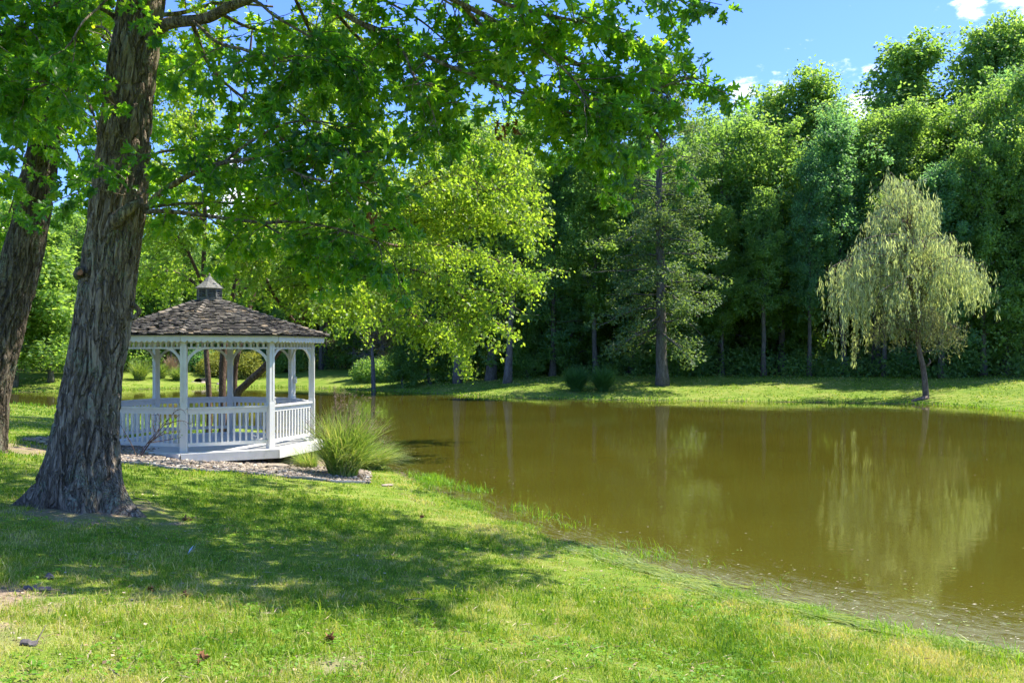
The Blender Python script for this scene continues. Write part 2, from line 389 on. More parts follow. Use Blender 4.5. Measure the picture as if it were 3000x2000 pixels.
def grass_mat():
    m, t, o = mat_new('grass_blades'); k = NT(t); v = k.obj()
    big = k.noise(v, .35, 4, .6); mid = k.noise(v, 2.2, 4, .65); r = k.island()
    f = k.math('ADD', k.math('MULTIPLY', mid, .6), k.math('MULTIPLY', big, .4))
    f = k.math('ADD', f, k.math('MULTIPLY', k.math('SUBTRACT', k.noise(v, 9, 3, .7), .5), .45))
    f = k.math('ADD', f, k.math('MULTIPLY', k.math('SUBTRACT', r, .5), .26))
    at = k.n('ShaderNodeAttribute', attribute_name='dry')
    f = k.math('ADD', f, k.math('MULTIPLY', at.outputs['Fac'], .2))
    c = k.ramp(f, [(.34, (.075, .18, .010)), (.46, (.16, .30, .015)), (.56, (.30, .39, .035)), (.68, (.56, .50, .22))])
    p = principled(k, c, .5, .3)
    tr = k.n('ShaderNodeBsdfTranslucent'); k.l(k.mix(1.0, c, (1.5, 1.4, .6), 'MULTIPLY'), tr.inputs[0])
    ms = k.n('ShaderNodeMixShader'); ms.inputs[0].default_value = .4
    k.l(p.outputs[0], ms.inputs[1]); k.l(tr.outputs[0], ms.inputs[2]); k.l(ms.outputs[0], o.inputs[0]); return m
M['grass'] = grass_mat()
def water_mat():
    m, t, o = mat_new('pond_water'); k = NT(t); v = k.obj()
    a = k.noise(v, 5.5, 3, .55, (1, 1, 1)); b = k.noise(v, .9, 2, .5); big = k.noise(v, .12, 3, .6)
    c = k.ramp(big, [(.3, (.062, .055, .0060)), (.7, (.085, .076, .0090))])
    p = principled(k, c, .035, .5); p.inputs['IOR'].default_value = 1.4
    h = k.math('ADD', k.math('MULTIPLY', a, .35), b)
    bn = k.n('ShaderNodeBump'); bn.inputs['Distance'].default_value = .05; k.l(h, bn.inputs['Height']); k.l(k.rangef(k.noise(v, .22, 4, .6, (1, 1.6, 1)), .42, .62, .035, .11), bn.inputs['Strength']); k.l(bn.outputs[0], p.inputs['Normal'])
    k.l(p.outputs[0], o.inputs[0]); return m
M['water'] = water_mat()
def debris_mat():
    m, t, o = mat_new('floating_bits'); k = NT(t); r = k.island()
    c = k.ramp(r, [(0, (.16, .12, .06)), (.3, (.42, .38, .24)), (.55, (.55, .50, .38)), (.75, (.22, .36, .08)), (.9, (.38, .44, .14)), (1, (.34, .16, .07))], 'CONSTANT')
    p = principled(k, c, .7, .2); k.l(p.outputs[0], o.inputs[0]); return m
M['debris'] = debris_mat()
def scum_mat():
    m, t, o = mat_new('pond_scum'); k = NT(t); v = k.n('ShaderNodeTexCoord').outputs['UV']
    a = k.noise(v, 1.0, 7, .7, (2.2, 9, 1), 1.0); b = k.noise(v, 1.0, 5, .7, (9, 50, 1), .6)
    at = k.n('ShaderNodeAttribute', attribute_name='thick')
    f = k.math('ADD', k.math('MULTIPLY', a, .6), k.math('MULTIPLY', b, .4))
    f = k.math('ADD', f, k.math('MULTIPLY', at.outputs['Fac'], .25))
    c = k.ramp(b, [(.33, (.07, .07, .02)), (.46, (.17, .15, .07)), (.56, (.20, .22, .09)), (.68, (.42, .42, .28))])
    p = principled(k, c, .6, .2, k.bump(b, .3, .004)); tr = k.n('ShaderNodeBsdfTransparent')
    ms = k.n('ShaderNodeMixShader'); k.l(k.rangef(f, .51, .68, 0, .5), ms.inputs[0]); k.l(tr.outputs[0], ms.inputs[1]); k.l(p.outputs[0], ms.inputs[2])
    k.l(ms.outputs[0], o.inputs[0]); return m
M['scum'] = scum_mat()

# ------------------------------------------------------------------ ground and water
GC = np.array([-6.516, 20.268]); GR = 2.169; GT = -1.478; DECK = CAM_Z - 1.972
bed_front = [ground_at(x, y)[:2] for x, y in ((330, 1358), (450, 1368), (560, 1379), (700, 1387), (830, 1400), (960, 1411), (1060, 1416), (1085, 1419))]
BED = [tuple(p) for p in bed_front] + [(-2.9, 19.3), (-3.5, 20.6), (-4.4, 22.4), (-6.5, 23.0), (-9.2, 21.8), (-9.9, 19.0)]
TR1 = np.array([-5.15, 11.5])                       # foot of the big oak
TR2 = ground_at(-45, 1322)[:2]                      # foot of the second oak
DIRT = [(ground_at(250, 1500, 9, 14)[:2], 1.0), (ground_at(40, 1765)[:2], .55), (ground_at(960, 1960)[:2], .3), (ground_at(60, 1315)[:2], .9), (ground_at(-40, 1850)[:2], .35)]
def dirt_amount(x, y):
    a = np.zeros(np.shape(x))
    for c, r in DIRT:
        d = np.sqrt((x - c[0]) ** 2 + (y - c[1]) ** 2) / r
        a = np.maximum(a, np.clip(1.2 - d + .6 * vnoise(np.stack([x * 2.5, y * 2.5, x * 0], -1), 21) + .5 * vnoise(np.stack([x * 9, y * 9, x * 0], -1), 22), 0, 1))
    return a
def make_ground():
    nx, ny = 430, 560
    u = np.linspace(-1, 1, nx); X = 14 * u + 700 * np.sign(u) * np.abs(u) ** 6 - 3
    v = np.linspace(-1, 1, ny); Y = 22 + 34 * v + 700 * np.sign(v) * np.abs(v) ** 8
    XX, YY = np.meshgrid(X, Y); x = XX.ravel(); y = YY.ravel(); z = gz(x, y)
    s = shore_dist(x, y)
    r = np.hypot(x - TR1[0], y - TR1[1]); z = z + .08 * np.exp(-(r / .7) ** 2)
    mb = MB(); i = np.arange(ny - 1)[:, None] * nx; j = np.arange(nx - 1)[None]
    Q = np.stack([i + j, i + j + 1, i + nx + j + 1, i + nx + j], -1).reshape(-1, 4)
    mb.add(np.c_[x, y, z], Q)
    o = mb.build('ground', M['ground'], smooth=True)
    tag(o, kind='structure')
    ca = o.data.color_attributes.new('zone', 'FLOAT_COLOR', 'POINT')
    mud = np.clip(1 - (s - .0) / .2, 0, 1) * (s < 1)
    dirt = dirt_amount(x, y); dirt = np.maximum(dirt, in_poly(x, y, BED) * 1.)
    forest = np.clip((s - 10) / 3, 0, 1) * (y > 48)
    ca.data.foreach_set('color', np.c_[mud, dirt, forest, np.ones(len(x))].astype(np.float32).ravel())
    return o
make_ground()
mb = MB(); mb.add([(-44, 2, 0), (32, 2, 0), (32, 72, 0), (-44, 72, 0)], [[0, 1, 2, 3]])
tag(mb.build('water', M['water']), kind='structure')

# ------------------------------------------------------------------ leaves
DIA_V = np.array([(0, 0, 0), (-.30, .45, .06), (0, 1, 0), (.30, .45, .06)]); DIA_F = np.array([[0, 3, 2], [0, 2, 1]])
NAR_V = np.array([(0, 0, 0), (-.09, .45, .02), (0, 1, 0), (.09, .45, .02)])
_h = [(.05, .06), (.20, .10), (.26, .22), (.09, .32), (.30, .40), (.50, .47), (.44, .60), (.12, .60), (.22, .76), (.30, .90), (.08, .84)]
OAK_V = np.array([(0, 0, -.1), (0, 1.02, -.16)] + [(x, y, .42 * x - .5 * (y - .45) ** 2) for x, y in _h] + [(-x * .93, y * .96 + .02, .34 * x - .5 * (y - .45) ** 2) for x, y in _h])
OAK_F = np.array([[0] + list(range(2, 13)) + [1], [1] + list(range(23, 12, -1)) + [0]])
def leaves(mb, P, D, N, S, tv, tf, flat=0):
    P = np.asarray(P, float); n = len(P)
    if n == 0: return
    D = unit(D); N = N - D * np.sum(N * D, -1, keepdims=True); N = unit(N); B = np.cross(D, N)
    S = np.broadcast_to(S, (n,))
    V = P[:, None] + S[:, None, None] * (tv[None, :, 0:1] * B[:, None] + tv[None, :, 1:2] * D[:, None] + tv[None, :, 2:3] * N[:, None])
    k = len(tv); Fc = (np.arange(n)[:, None, None] * k + tf[None]).reshape(-1, tf.shape[1])
    mb.add(V.reshape(-1, 3), Fc)
def rdir(n): return unit(rng.normal(size=(n, 3)))
def clump_leaves(mb, centers, rad, per, size, tv=DIA_V, tf=DIA_F, flatten=.6, droop=.3, up=.7, shell=.5):
    """leaf clumps: per leaves in an ellipsoid round each centre"""
    centers = np.asarray(centers, float); m = len(centers)
    if m == 0: return
    rad = np.broadcast_to(rad, (m,))
    n = m * per; C = np.repeat(centers, per, 0); rr = np.repeat(rad, per)
    d = rdir(n); q = rng.random(n) ** (1 / (2 + shell * 2)); off = d * (q * rr)[:, None]; off[:, 2] *= flatten
    P = C + off
    D = rdir(n) * .8 + d * .6; D[:, 2] -= droop
    N = rdir(n) * .8 + np.array([0, 0, up]) + d * .35
    leaves(mb, P, D, N, size * (.7 + .6 * rng.random(n)), tv, tf)
def bend(p0, d0, L, n, sag=0., wob=.1):
    """a branch that starts at p0 along d0, sagging by sag and wobbling"""
    P = [np.asarray(p0, float)]; d = unit(np.asarray(d0, float))
    for i in range(n):
        d = unit(d + rng.normal(size=3) * wob + np.array([0, 0, -sag])); P.append(P[-1] + d * L / n)
    return np.array(P)

# ------------------------------------------------------------------ woodland trees (shared meshes, one object per tree)
def tree_variant(seed, H, base, rad, nl, cl_r, per, leaf, lmat, bmat, trunk_r, shape='round', up=.55, flatten=.8, nclump=7, wob=.05):
    global rng
    keep = rng; rng = np.random.default_rng(seed)
    n = 14; tz = np.linspace(-.6, H * .95, n); wobx = np.cumsum(rng.normal(size=n) * wob); woby = np.cumsum(rng.normal(size=n) * wob)
    wobx -= wobx[1]; woby -= woby[1]
    TP = np.c_[wobx, woby, tz]; tr = trunk_r * (1 - np.clip(tz / H, 0, 1)) ** .8 + .03; tr[0] *= 1.6; tr[1] *= 1.25
    tb = MB(); tb.tube(TP, tr, 9)
    C = []; 
    for i in range(nl):
        t = (i + .5) / nl; z = base + (H - base) * (t ** .9) * .96
        if shape == 'round': w = .14 + .92 * (1 - t ** 2.0) * (.72 + .28 * math.sin(t * 13 + seed)) * min(1, .55 + t * 2.5)
        elif shape == 'cone': w = (1 - t) ** .7 * .95 + .12
        elif shape == 'top': w = min(1, .35 + t * 1.4) * (1 - max(0, t - .7) * 2.2)
        else: w = .75 + .25 * math.sin(t * 9)
        w *= rad * (.65 + .55 * rng.random())
        az = i * 2.4 + rng.normal() * .4; p0 = np.array([np.interp(z, tz, wobx), np.interp(z, tz, woby), z - w * .25])
        e = up * (.5 + t) + rng.normal() * .12
        d = np.array([math.cos(az) * math.cos(e), math.sin(az) * math.cos(e), math.sin(e)])
        L = bend(p0, d, w, 5, .03, .12); tb.tube(L, np.linspace(max(.02, trunk_r * .32 * (1 - t * .6)), .012, 6), 4, False)
        for q in range(nclump):
            f = .35 + .65 * (q + rng.random()) / nclump; c = L[0] + 0; a = f * 5; ii = min(4, int(a)); c = L[ii] + (L[ii + 1] - L[ii]) * (a - ii)
            c = c + rng.normal(size=3) * cl_r * np.array([.85, .85, .8]); C.append(c)
            if q % 2 == 0: tb.tube(np.array([L[ii], (L[ii] + c) / 2 + rng.normal(size=3) * .05, c]), [.02, .012, .006], 3, False)
    cb = MB(); C = np.array(C); clump_leaves(cb, C, cl_r * (.45 + 1.15 * rng.random(len(C)) ** 1.5), per, leaf, flatten=flatten, up=.8)
    r = (tb.mesh('trunk', M[bmat], True), cb.mesh('crown', M[lmat]), H)
    rng = keep; return r
VAR = {
 'tall': tree_variant(1, 20, 7.5, 3.4, 34, 0.75, 91, 0.240, 'wood_leaf', 'wood_bark', .24, 'round'),
 'tall2': tree_variant(2, 20, 6.5, 3.0, 36, 0.70, 91, 0.230, 'wood_leaf_blue', 'wood_bark', .2, 'top', up=.8),
 'full': tree_variant(3, 16, 2.4, 3.3, 40, 0.70, 86, 0.230, 'wood_leaf', 'wood_bark', .2, 'col'),
 'yellow': tree_variant(4, 17, 4.5, 3.2, 38, 0.66, 91, 0.221, 'wood_leaf_yellow', 'wood_bark', .18, 'round'),
 'cone': tree_variant(5, 18, 3.0, 3.1, 44, 0.62, 81, 0.221, 'wood_leaf_blue', 'wood_bark', .2, 'cone', up=.3),
 'low': tree_variant(6, 7, .5, 2.3, 26, 0.57, 86, 0.203, 'wood_leaf', 'wood_bark', .09, 'col', up=.6),
 'lowyellow': tree_variant(8, 8, .8, 2.6, 28, 0.57, 86, 0.184, 'wood_leaf_yellow', 'wood_bark', .1, 'round', up=.6),
}
def wood_tree(var, x, y, H, label, name='forest_tree', cat='tree', group=None, rz=None, wide=1, lean=(0, 0), bark=None, leaf=None, z=None, trunk_scale=1):
    tm, cm, H0 = VAR[var]
    z = gzf(x, y) if z is None else z
    e = empty(name, (x, y, z), label, cat, group)
    e.rotation_euler = (lean[0], lean[1], random.random() * 6.28 if rz is None else rz)
    e.scale = (H / H0 * wide, H / H0 * wide, H / H0)
    for nm, me in (('trunk', tm), ('crown', cm)):
        o = bpy.data.objects.new(nm, me); col.objects.link(o); o.parent = e
        mt = bark if nm == 'trunk' else leaf
        if mt:
            o.material_slots[0].link = 'OBJECT'; o.material_slots[0].material = M[mt]
        if nm == 'trunk' and trunk_scale != 1: o.scale = (trunk_scale, trunk_scale, 1)
    return e
def at_x(px, Y): return (px - 1500) / F * Y
FR = []     # places taken
def front(var, px, Y, H, label, **kw):
    x = at_x(px, Y); FR.append((x, Y)); return wood_tree(var, x, Y, H, label, **kw)
GB = 'trees of the wood beyond the pond'
front('tall', 1338, 60.5, 16.5, 'pale slim trunk with flared foot at the wood edge left of the thick dark trunk', bark='pale_bark', group=GB)
front('tall2', 1356, 62.5, 17, 'grey brown trunk close behind the pale slim trunk at the edge of the wood', group=GB)
front('full', 1440, 61, 16.5, 'thick dark trunk standing between the pale slim trunk and the leaning grey trunk', group=GB, trunk_scale=1.3)
front('tall', 1487, 58, 16, 'leaning grey trunk with crooked side branch at the far lawn edge', group=GB, lean=(0, R(3.5)), bark='pale_bark')
front('yellow', 1745, 60, 16.5, 'slender tan trunk rising behind the two tall grass clumps', group=GB, bark='pale_bark', trunk_scale=.8)
front('cone', 1852, 61, 15.5, 'thin mossy trunk just left of the big pin oak', group=GB)
front('tall2', 2475, 58, 15.5, 'mottled trunk leaning left at the lawn edge behind the left side of the willow', group=GB, lean=(0, R(-2.5)), bark='pale_bark')
front('tall', 2570, 58.5, 16, 'thick brown trunk at the lawn edge directly behind the willow crown', group=GB, trunk_scale=1.5)
front('tall', 2645, 59, 16.5, 'dark trunk at the lawn edge just left of the willow trunk', group=GB, trunk_scale=1.2)
front('tall2', 2942, 59, 17.5, 'slim dark trunk at the lawn edge right of the willow', group=GB)
front('tall', 2640, 67, 22.4, 'tallest crown with several upright tops against the sky behind the willow', group=GB, wide=1.35)
front('tall', 2865, 67, 22.6, 'tall airy crown against the sky right of the tallest one', group=GB, wide=1.0)
front('tall', 2970, 66, 23.0, 'tall dense crown against the sky at the right edge of the photo', group=GB, wide=1.05)
front('tall', 2400, 64, 20.0, 'broad rounded crown against the sky left of the tallest one', group=GB, wide=1.15)
front('yellow', 2280, 64, 18.8, 'yellow green crown against the sky beside the small white cloud', group=GB, wide=1.05)
front('cone', 2175, 66, 18.3, 'pointed blue green crown against the sky right of the overhanging oak tip', group=GB, wide=1.1)
front('yellow', 2790, 60, 16.5, 'bright yellow green crown behind the right side of the willow', group=GB, wide=1.2)
front('full', 2290, 60, 15, 'leafy tree with low crown at the wood edge left of the willow', group=GB)
front('full', 2110, 61, 16, 'leafy tree with low crown just right of the big pin oak', group=GB)
front('cone', 1620, 60.5, 14.5, 'small crowned dark green tree left of the two tall grass clumps', group=GB)
GE = 'low leafy young trees along the edge of the far wood'
for i, px in enumerate((1180, 1260, 1400, 1545, 1680, 1800, 1905, 2015, 2210, 2350, 2430, 2520, 2610, 2760, 2850, 2910)):
    Yf = 60.5 + (i % 3) * 1.2; front('low', px, Yf, 4.2 + (i * 37 % 10) * .3, 'low leafy young tree filling the shade at the edge of the far wood', group=GE)
# the wood behind them
YS = ([-300, 0, 500, 900, 1200, 1500, 1700, 1900, 2150, 2300, 2450, 2600, 2800, 2900, 3000, 3300], [560, 600, 640, 570, 500, 470, 450, 400, 330, 270, 330, 300, 250, 230, 170, 170])
def H_at(px, Y, ytop, zg): return (HY - ytop) / F * Y + CAM_Z - zg - .35
def hmax(px): return np.interp(px, [-200, 300, 900, 1300, 1700, 2000, 2300, 2600, 3300], [9.5, 10, 12, 15, 17.5, 18, 19.5, 20.5, 21])
pts = list(FR); cnt = 0; rs = np.random.default_rng(12)
for it in range(12000):
    Y = rs.uniform(53, 100); x = rs.uniform(-.6 * Y, .6 * Y); px = 1500 + F * x / Y
    s = float(shore_dist(np.array([x]), np.array([Y]))[0])
    if s < 9.8 or s > 36: continue
    gap = 2.5 if s < 17 else 3.1
    if min(math.hypot(x - a, Y - b) for a, b in pts) < gap: continue
    if math.hypot(x - at_x(1940, 53.8), Y - 53.8) < 5: continue
    pts.append((x, Y)); cnt += 1
    left = px < 1000
    kinds = ['yellow', 'full', 'lowyellow', 'tall'] if left else (['tall', 'tall2', 'full', 'yellow', 'cone', 'low'] if s < 14 else ['tall', 'tall2', 'full', 'full', 'yellow', 'cone', 'full'])
    kd = kinds[rs.integers(len(kinds))]
    H = H_at(px, Y, float(np.interp(px, *YS)), gzf(x, Y)) * rs.uniform(.70, 1.0) * (1 if s > 12 else .9)
    if kd in ('low', 'lowyellow'): H = rs.uniform(5, 9)
    wood_tree(kd, x, Y, H, 'leafy deciduous tree standing in the dense wood behind the far lawn' if not left else 'sunlit light green tree in the wood behind the left part of the far bank',
              group=GB if not left else 'light green trees beyond the left end of the pond', rz=rs.uniform(0, 6.28), wide=rs.uniform(.78, 1.08))
print('forest trees', cnt + len(FR))

# undergrowth along the wood's edge: one leafy mass
M['under_leaf'] = leaf_mat('under_leaf', [(0, (.07, .15, .05)), (.5, (.12, .23, .07)), (1, (.22, .34, .10))], .5, 2.0, .5, .3)
def undergrowth():
    mb = MB(); n = 4300; C = []
    while len(C) < n:
        Y = rng.uniform(52, 92); x = rng.uniform(-.58 * Y, .6 * Y); s = float(shore_dist(np.array([x]), np.array([Y]))[0])
        if 9.2 < s < 34:
            px = 1500 + F * x / Y; top = .5 + 1.9 * rng.random() ** 2 * (1.3 if px > 2750 or px < 1300 else .8) + max(0, s - 11) * .38
            C.append((x, Y, gzf(x, Y) + rng.random() * top))
    clump_leaves(mb, C, .8, 36, .2, flatten=.8)
    tag(mb.build('undergrowth', M['under_leaf']), 'tangled leafy undergrowth in the shade along the edge of the far wood', 'undergrowth', kind='stuff')
undergrowth()

# ------------------------------------------------------------------ the pin oak on the far lawn
def pin_oak():
    Y = 53.6; x = at_x(1940, Y); z = gzf(x, Y)
    e = empty('pin_oak_tree', (x, Y, z), 'big pin oak with straight dark trunk on the far lawn right of the grass clumps', 'tree')
    H = 19.3 - z; tb = MB(); cb = MB()
    tz = np.linspace(-.5, H * .97, 16); wx = np.cumsum(rng.normal(size=16) * .04); wx -= wx[1]
    tr = .30 * (1 - np.clip(tz / H, 0, 1)) ** .75 + .03; tr[0] = .5; tr[1] = .36
    tb.tube(np.c_[wx, wx * 0, tz], tr, 10)
    # limbs: low ones droop, the ones at two thirds of the height are bare near the trunk, the top is leafy
    for i in range(84):
        t = (i + .5) / 84; zz = 2.6 + (H - 3.2) * t; az = i * 2.4 + rng.normal() * .3
        rad = 4.4 * (1 - t) ** .45 * (.6 + .5 * rng.random()); rad = min(rad, 4.3)
        el = -.35 + 1.15 * t + rng.normal() * .1
        d = np.array([math.cos(az) * math.cos(el), math.sin(az) * math.cos(el), math.sin(el)])
        L = bend((np.interp(zz, tz, wx), 0, zz), d, rad, 7, .03, .1); tb.tube(L, np.linspace(.075 * (1 - t * .5), .012, 8), 5, False)
        bare = .55 < t < .78
        for q in range(7 if not bare else 4):
            f = (.55 if bare else .22) + (.45 if bare else .78) * (q + rng.random()) / (4 if bare else 7); a = f * 7; ii = min(6, int(a))
            c = L[ii] + (L[ii + 1] - L[ii]) * (a - ii) + rng.normal(size=3) * np.array([.35, .35, .2])
            tb.tube(np.array([L[ii], (L[ii] + c) / 2 + rng.normal(size=3) * .06, c]), [.02, .012, .006], 3, False)
            clump_leaves(cb, [c], .55 * (.6 + .8 * rng.random()), 62, .16, flatten=.5, droop=.35, up=.9)
    tb.build('trunk', M['wood_bark'], e, True); cb.build('crown', M['pinoak_leaf'], e)
pin_oak()

# ------------------------------------------------------------------ the weeping willow
def willow():
    Y = 46.4; x = at_x(2712, Y); z = gzf(x, Y); base = np.array([x, Y, z])
    e = empty('willow_tree', base, 'pale weeping willow with hanging strands on the far bank at the water edge', 'tree')
    P = lambda px, py, dy=0: pix(px, py, Y + dy) - base
    tb = MB()
    trunk = smooth_line([(0, 0, -.4), P(2712, 1150), P(2705, 1080), P(2690, 1010), P(2692, 930), P(2700, 860), P(2700, 780, .3), P(2660, 690), P(2630, 600, .2), P(2615, 550)], 4)
    tr = np.interp(np.linspace(0, 1, len(trunk)), [0, .06, .2, .5, 1], [.30, .17, .13, .10, .03]); tb.tube(trunk, tr, 10)
    tb.tube([P(2712, 1165) + [0, -.1, .02], P(2685, 1170, -.3), P(2662, 1178, -.6)], [.12, .08, .03], 6)       # root reaching to the water
    tb.tube([P(2715, 1072), P(2726, 1060), P(2722, 1050)], [.06, .05, .03], 6)
    LV = MB()
    def strand(p, L):
        n = max(3, int(L / .12)); sw = rng.normal(size=2) * .07
        t = np.linspace(0, 1, n)
        pts = np.c_[p[0] + sw[0] * t + .03 * np.sin(t * 7 + rng.random() * 6), p[1] + sw[1] * t, p[2] - L * t + .04]
        tb.tube(pts[::2] if n > 4 else pts, .006, 3, False)
        m = int(L * 15) + 3; f = rng.random(m); Q = np.c_[np.interp(f, t, pts[:, 0]), np.interp(f, t, pts[:, 1]), np.interp(f, t, pts[:, 2])]
        Q += rng.normal(size=(m, 3)) * [.05, .05, .03]
        D = rng.normal(size=(m, 3)) * .27 + [0, 0, -1]
        leaves(LV, Q, D, rdir(m), .25 * (.6 + .7 * rng.random(m)), NAR_V * [1.0, 1, 1], DIA_F)
    # limbs: start height on the trunk, tip in the picture, depth; strands hang from their outer parts
    tips = [(2560, 560), (2600, 530), (2650, 535), (2690, 560), (2700, 610), (2545, 640), (2740, 610), (2530, 700), (2500, 730), (2470, 775), (2440, 780), (2415, 785), (2590, 620), (2640, 640), (2760, 690), (2800, 710), (2780, 760),
            (2830, 720), (2850, 745), (2880, 770), (2900, 775), (2560, 760), (2620, 740), (2680, 700), (2720, 720), (2500, 800), (2840, 800), (2760, 800), (2570, 840), (2640, 820), (2700, 840), (2745, 800), (2800, 850), (2475, 840), (2610, 680), (2580, 600), (2665, 600)]
    for i, (px, py) in enumerate(tips):
        for dy in (-1.6 + rng.normal() * .5, 1.2 + rng.normal() * .5, rng.normal() * .4) if i % 3 else (rng.normal() * 1.2, 1.8):
            spread = 1.1 if py > 640 else .5
            if dy > 1 and px > 2700 and py > 700 and i % 2: continue
            tip = P(2655 + (px - 2655) * .82 + rng.normal() * 8, py + rng.normal() * 10, dy * spread)
            h0 = np.interp(tip[2], [3, 10], [3.4, 8.2]); h0 = min(h0, tip[2] - .2); k = np.argmin(np.abs(trunk[:, 2] - h0)); s0 = trunk[k]
            mid = (s0 + tip) / 2 + [0, 0, .35 + .1 * abs(tip[0] - s0[0])]
            L = smooth_line([s0, mid, tip, tip + (tip - mid) * .25 + [0, 0, -.5]], 5); tb.tube(L, np.linspace(.035, .006, len(L)), 4, False)
            low = (2.2 if px < 2560 else 1.5) * (.55 + .9 * rng.random())
            for q in range(18 if rng.random() > .36 else 3):
                f = .3 + .7 * rng.random(); a = f * (len(L) - 1.01); ii = int(a); p = L[ii] + (L[ii + 1] - L[ii]) * (a - ii) + rng.normal(size=3) * [.3, .35, .12]
                strand(p, (.5 + low * .95 * rng.random() ** 1.3) * (1.3 if 740 < py and px < 2530 else 1))
    e_l = LV.build('crown', M['willow_leaf'], e)
    # the duller lower skirt of half bare twigs
    LW = MB(); LV2, LV = LV, LW
    def strand2(p, L):
        m = int(L * 16) + 3; f = rng.random(m); Q = p + np.c_[rng.normal(size=m) * .1, rng.normal(size=m) * .1, -L * f]
        leaves(LW, Q, rng.normal(size=(m, 3)) * .6 + [0, 0, -1], rdir(m), .17 * (.7 + .6 * rng.random(m)), NAR_V * [1.4, 1, 1], DIA_F)
        tb.tube([p, p + [.05, 0, -L * .6], p + [.02, .03, -L]], .006, 3, False)
    for (px, py, n) in ((2560, 960, 26), (2590, 930, 30), (2640, 915, 22), (2700, 930, 26), (2740, 925, 30), (2780, 945, 30), (2815, 965, 26), (2720, 975, 16), (2550, 990, 18), (2830, 1000, 10), (2540, 880, 14), (2650, 850, 14), (2690, 800, 14), (2760, 860, 12)):
        tip = P(px, py, rng.normal() * .6); s0 = trunk[np.argmin(np.abs(trunk[:, 2] - min(tip[2] + .2, 5)))]
        L = smooth_line([s0, (s0 + tip) / 2 + [0, 0, .3], tip], 5); tb.tube(L, np.linspace(.045, .01, len(L)), 4, False)
        for q in range(int(n * 1.2)):
            a = (.4 + .6 * rng.random()) * (len(L) - 1.01); ii = int(a); strand2(L[ii] + rng.normal(size=3) * [.35, .5, .15], .35 + .9 * rng.random())
    LW.build('lower_twigs', M['dead_leaf2'], e)
    tb.build('trunk', M['willow_bark'], e, True)
M['willow_bark'] = bark_mat('willow_bark', (.05, .035, .025), (.15, .11, .08), (.30, .24, .18), scale=12, zs=.25)
M['dead_leaf2'] = leaf_mat('willow_lower', [(0, (.14, .17, .07)), (.5, (.26, .30, .12)), (1, (.42, .43, .22))], .35, 1.2, .6, .2, warm=(1.1, 1, .6))
willow()

# ------------------------------------------------------------------ grass like plants
def grass_clump(name, base, h, rad, n, lmat, label, cat, group=None, arch=.5, width=.012, segs=5, plumes=0, tip_spread=1.0, lean=(0, 0), parts=True):
    e = empty(name, base, label, cat, group)
    def blades(mb, n, h, arch, w):
        az = rng.random(n) * 6.283; r0 = rad * .28 * np.sqrt(rng.random(n)); L = h * (.38 + .67 * rng.random(n))
        out_ = (.12 + .88 * rng.random(n)) * tip_spread
        t = np.linspace(0, 1, segs + 1)
        rr = r0[:, None] + (rad * out_)[:, None] * (t[None] ** 1.6)
        zz = L[:, None] * (t[None] - (arch * (.5 + 1.0 * rng.random(n)) * out_)[:, None] * t[None] ** 2.6)
        a2 = az[:, None] + rng.normal(size=n)[:, None] * .7 * t[None]
        X = rr * np.cos(a2) + lean[0] * t[None] ** 1.5; Yy = rr * np.sin(a2) + lean[1] * t[None] ** 1.5
        C = np.stack([X, Yy, zz], -1); side = np.stack([-np.sin(a2), np.cos(a2), 0 * a2], -1)
        tw = rng.normal(size=n)[:, None] * .8; side = side * np.cos(tw)[..., None] + np.stack([np.cos(a2), np.sin(a2), 0 * a2], -1) * np.sin(tw)[..., None]
        ww = (w * (.6 + .7 * rng.random(n)))[:, None] * (1 - t[None] ** 1.5 * .92)
        V = np.concatenate([C - side * ww[..., None] / 2, C + side * ww[..., None] / 2], 1)
        k = 2 * (segs + 1); i = np.arange(segs); q = np.stack([i, segs + 1 + i, segs + 2 + i, i + 1], -1)
        mb.add(V.reshape(-1, 3), (np.arange(n)[:, None, None] * k + q[None]).reshape(-1, 4))
    mb = MB(); blades(mb, n, h, arch, width)
    mb.build('foliage', M[lmat], e)
    if plumes:
        pb = MB()
        for i in range(plumes):
            az = rng.random() * 6.28; d = np.array([math.cos(az), math.sin(az), 0]); o_ = rad * (.2 + .75 * rng.random()); hh = h * (.8 + .5 * rng.random()) * (1 - .35 * o_ / rad)
            S = np.array([d * rad * .1, d * o_ * .5 + [0, 0, hh * .6], d * o_ + [lean[0] * .8, lean[1] * .8, hh]]); S = smooth_line(S, 4); pb.tube(S, .0028, 3, False)
            for q in range(20):
                f = rng.random(); p = S[-1] + (S[-4] - S[-1]) * f; dd = unit(rng.normal(size=3) + [0, 0, .9]) * (.05 + .09 * f); pb.tube([p, p + dd * .6, p + dd + [0, 0, -.012]], [.0022, .0018, .0035], 3, False)
        pb.build('seed_heads', M['plume'], e)
    return e
for px, lb in ((1688, 'dark green fountain grass clump on the far lawn, left one of the pair'), (1767, 'dark green fountain grass clump on the far lawn, right one of the pair')):
    b = ground_at(px, 1146, 45, 60); grass_clump('grass_clump', b, 1.6, .95, 1500, 'reed_green', lb, 'ornamental grass', 'pair of tall grass clumps on the far lawn', arch=.42, width=.04)

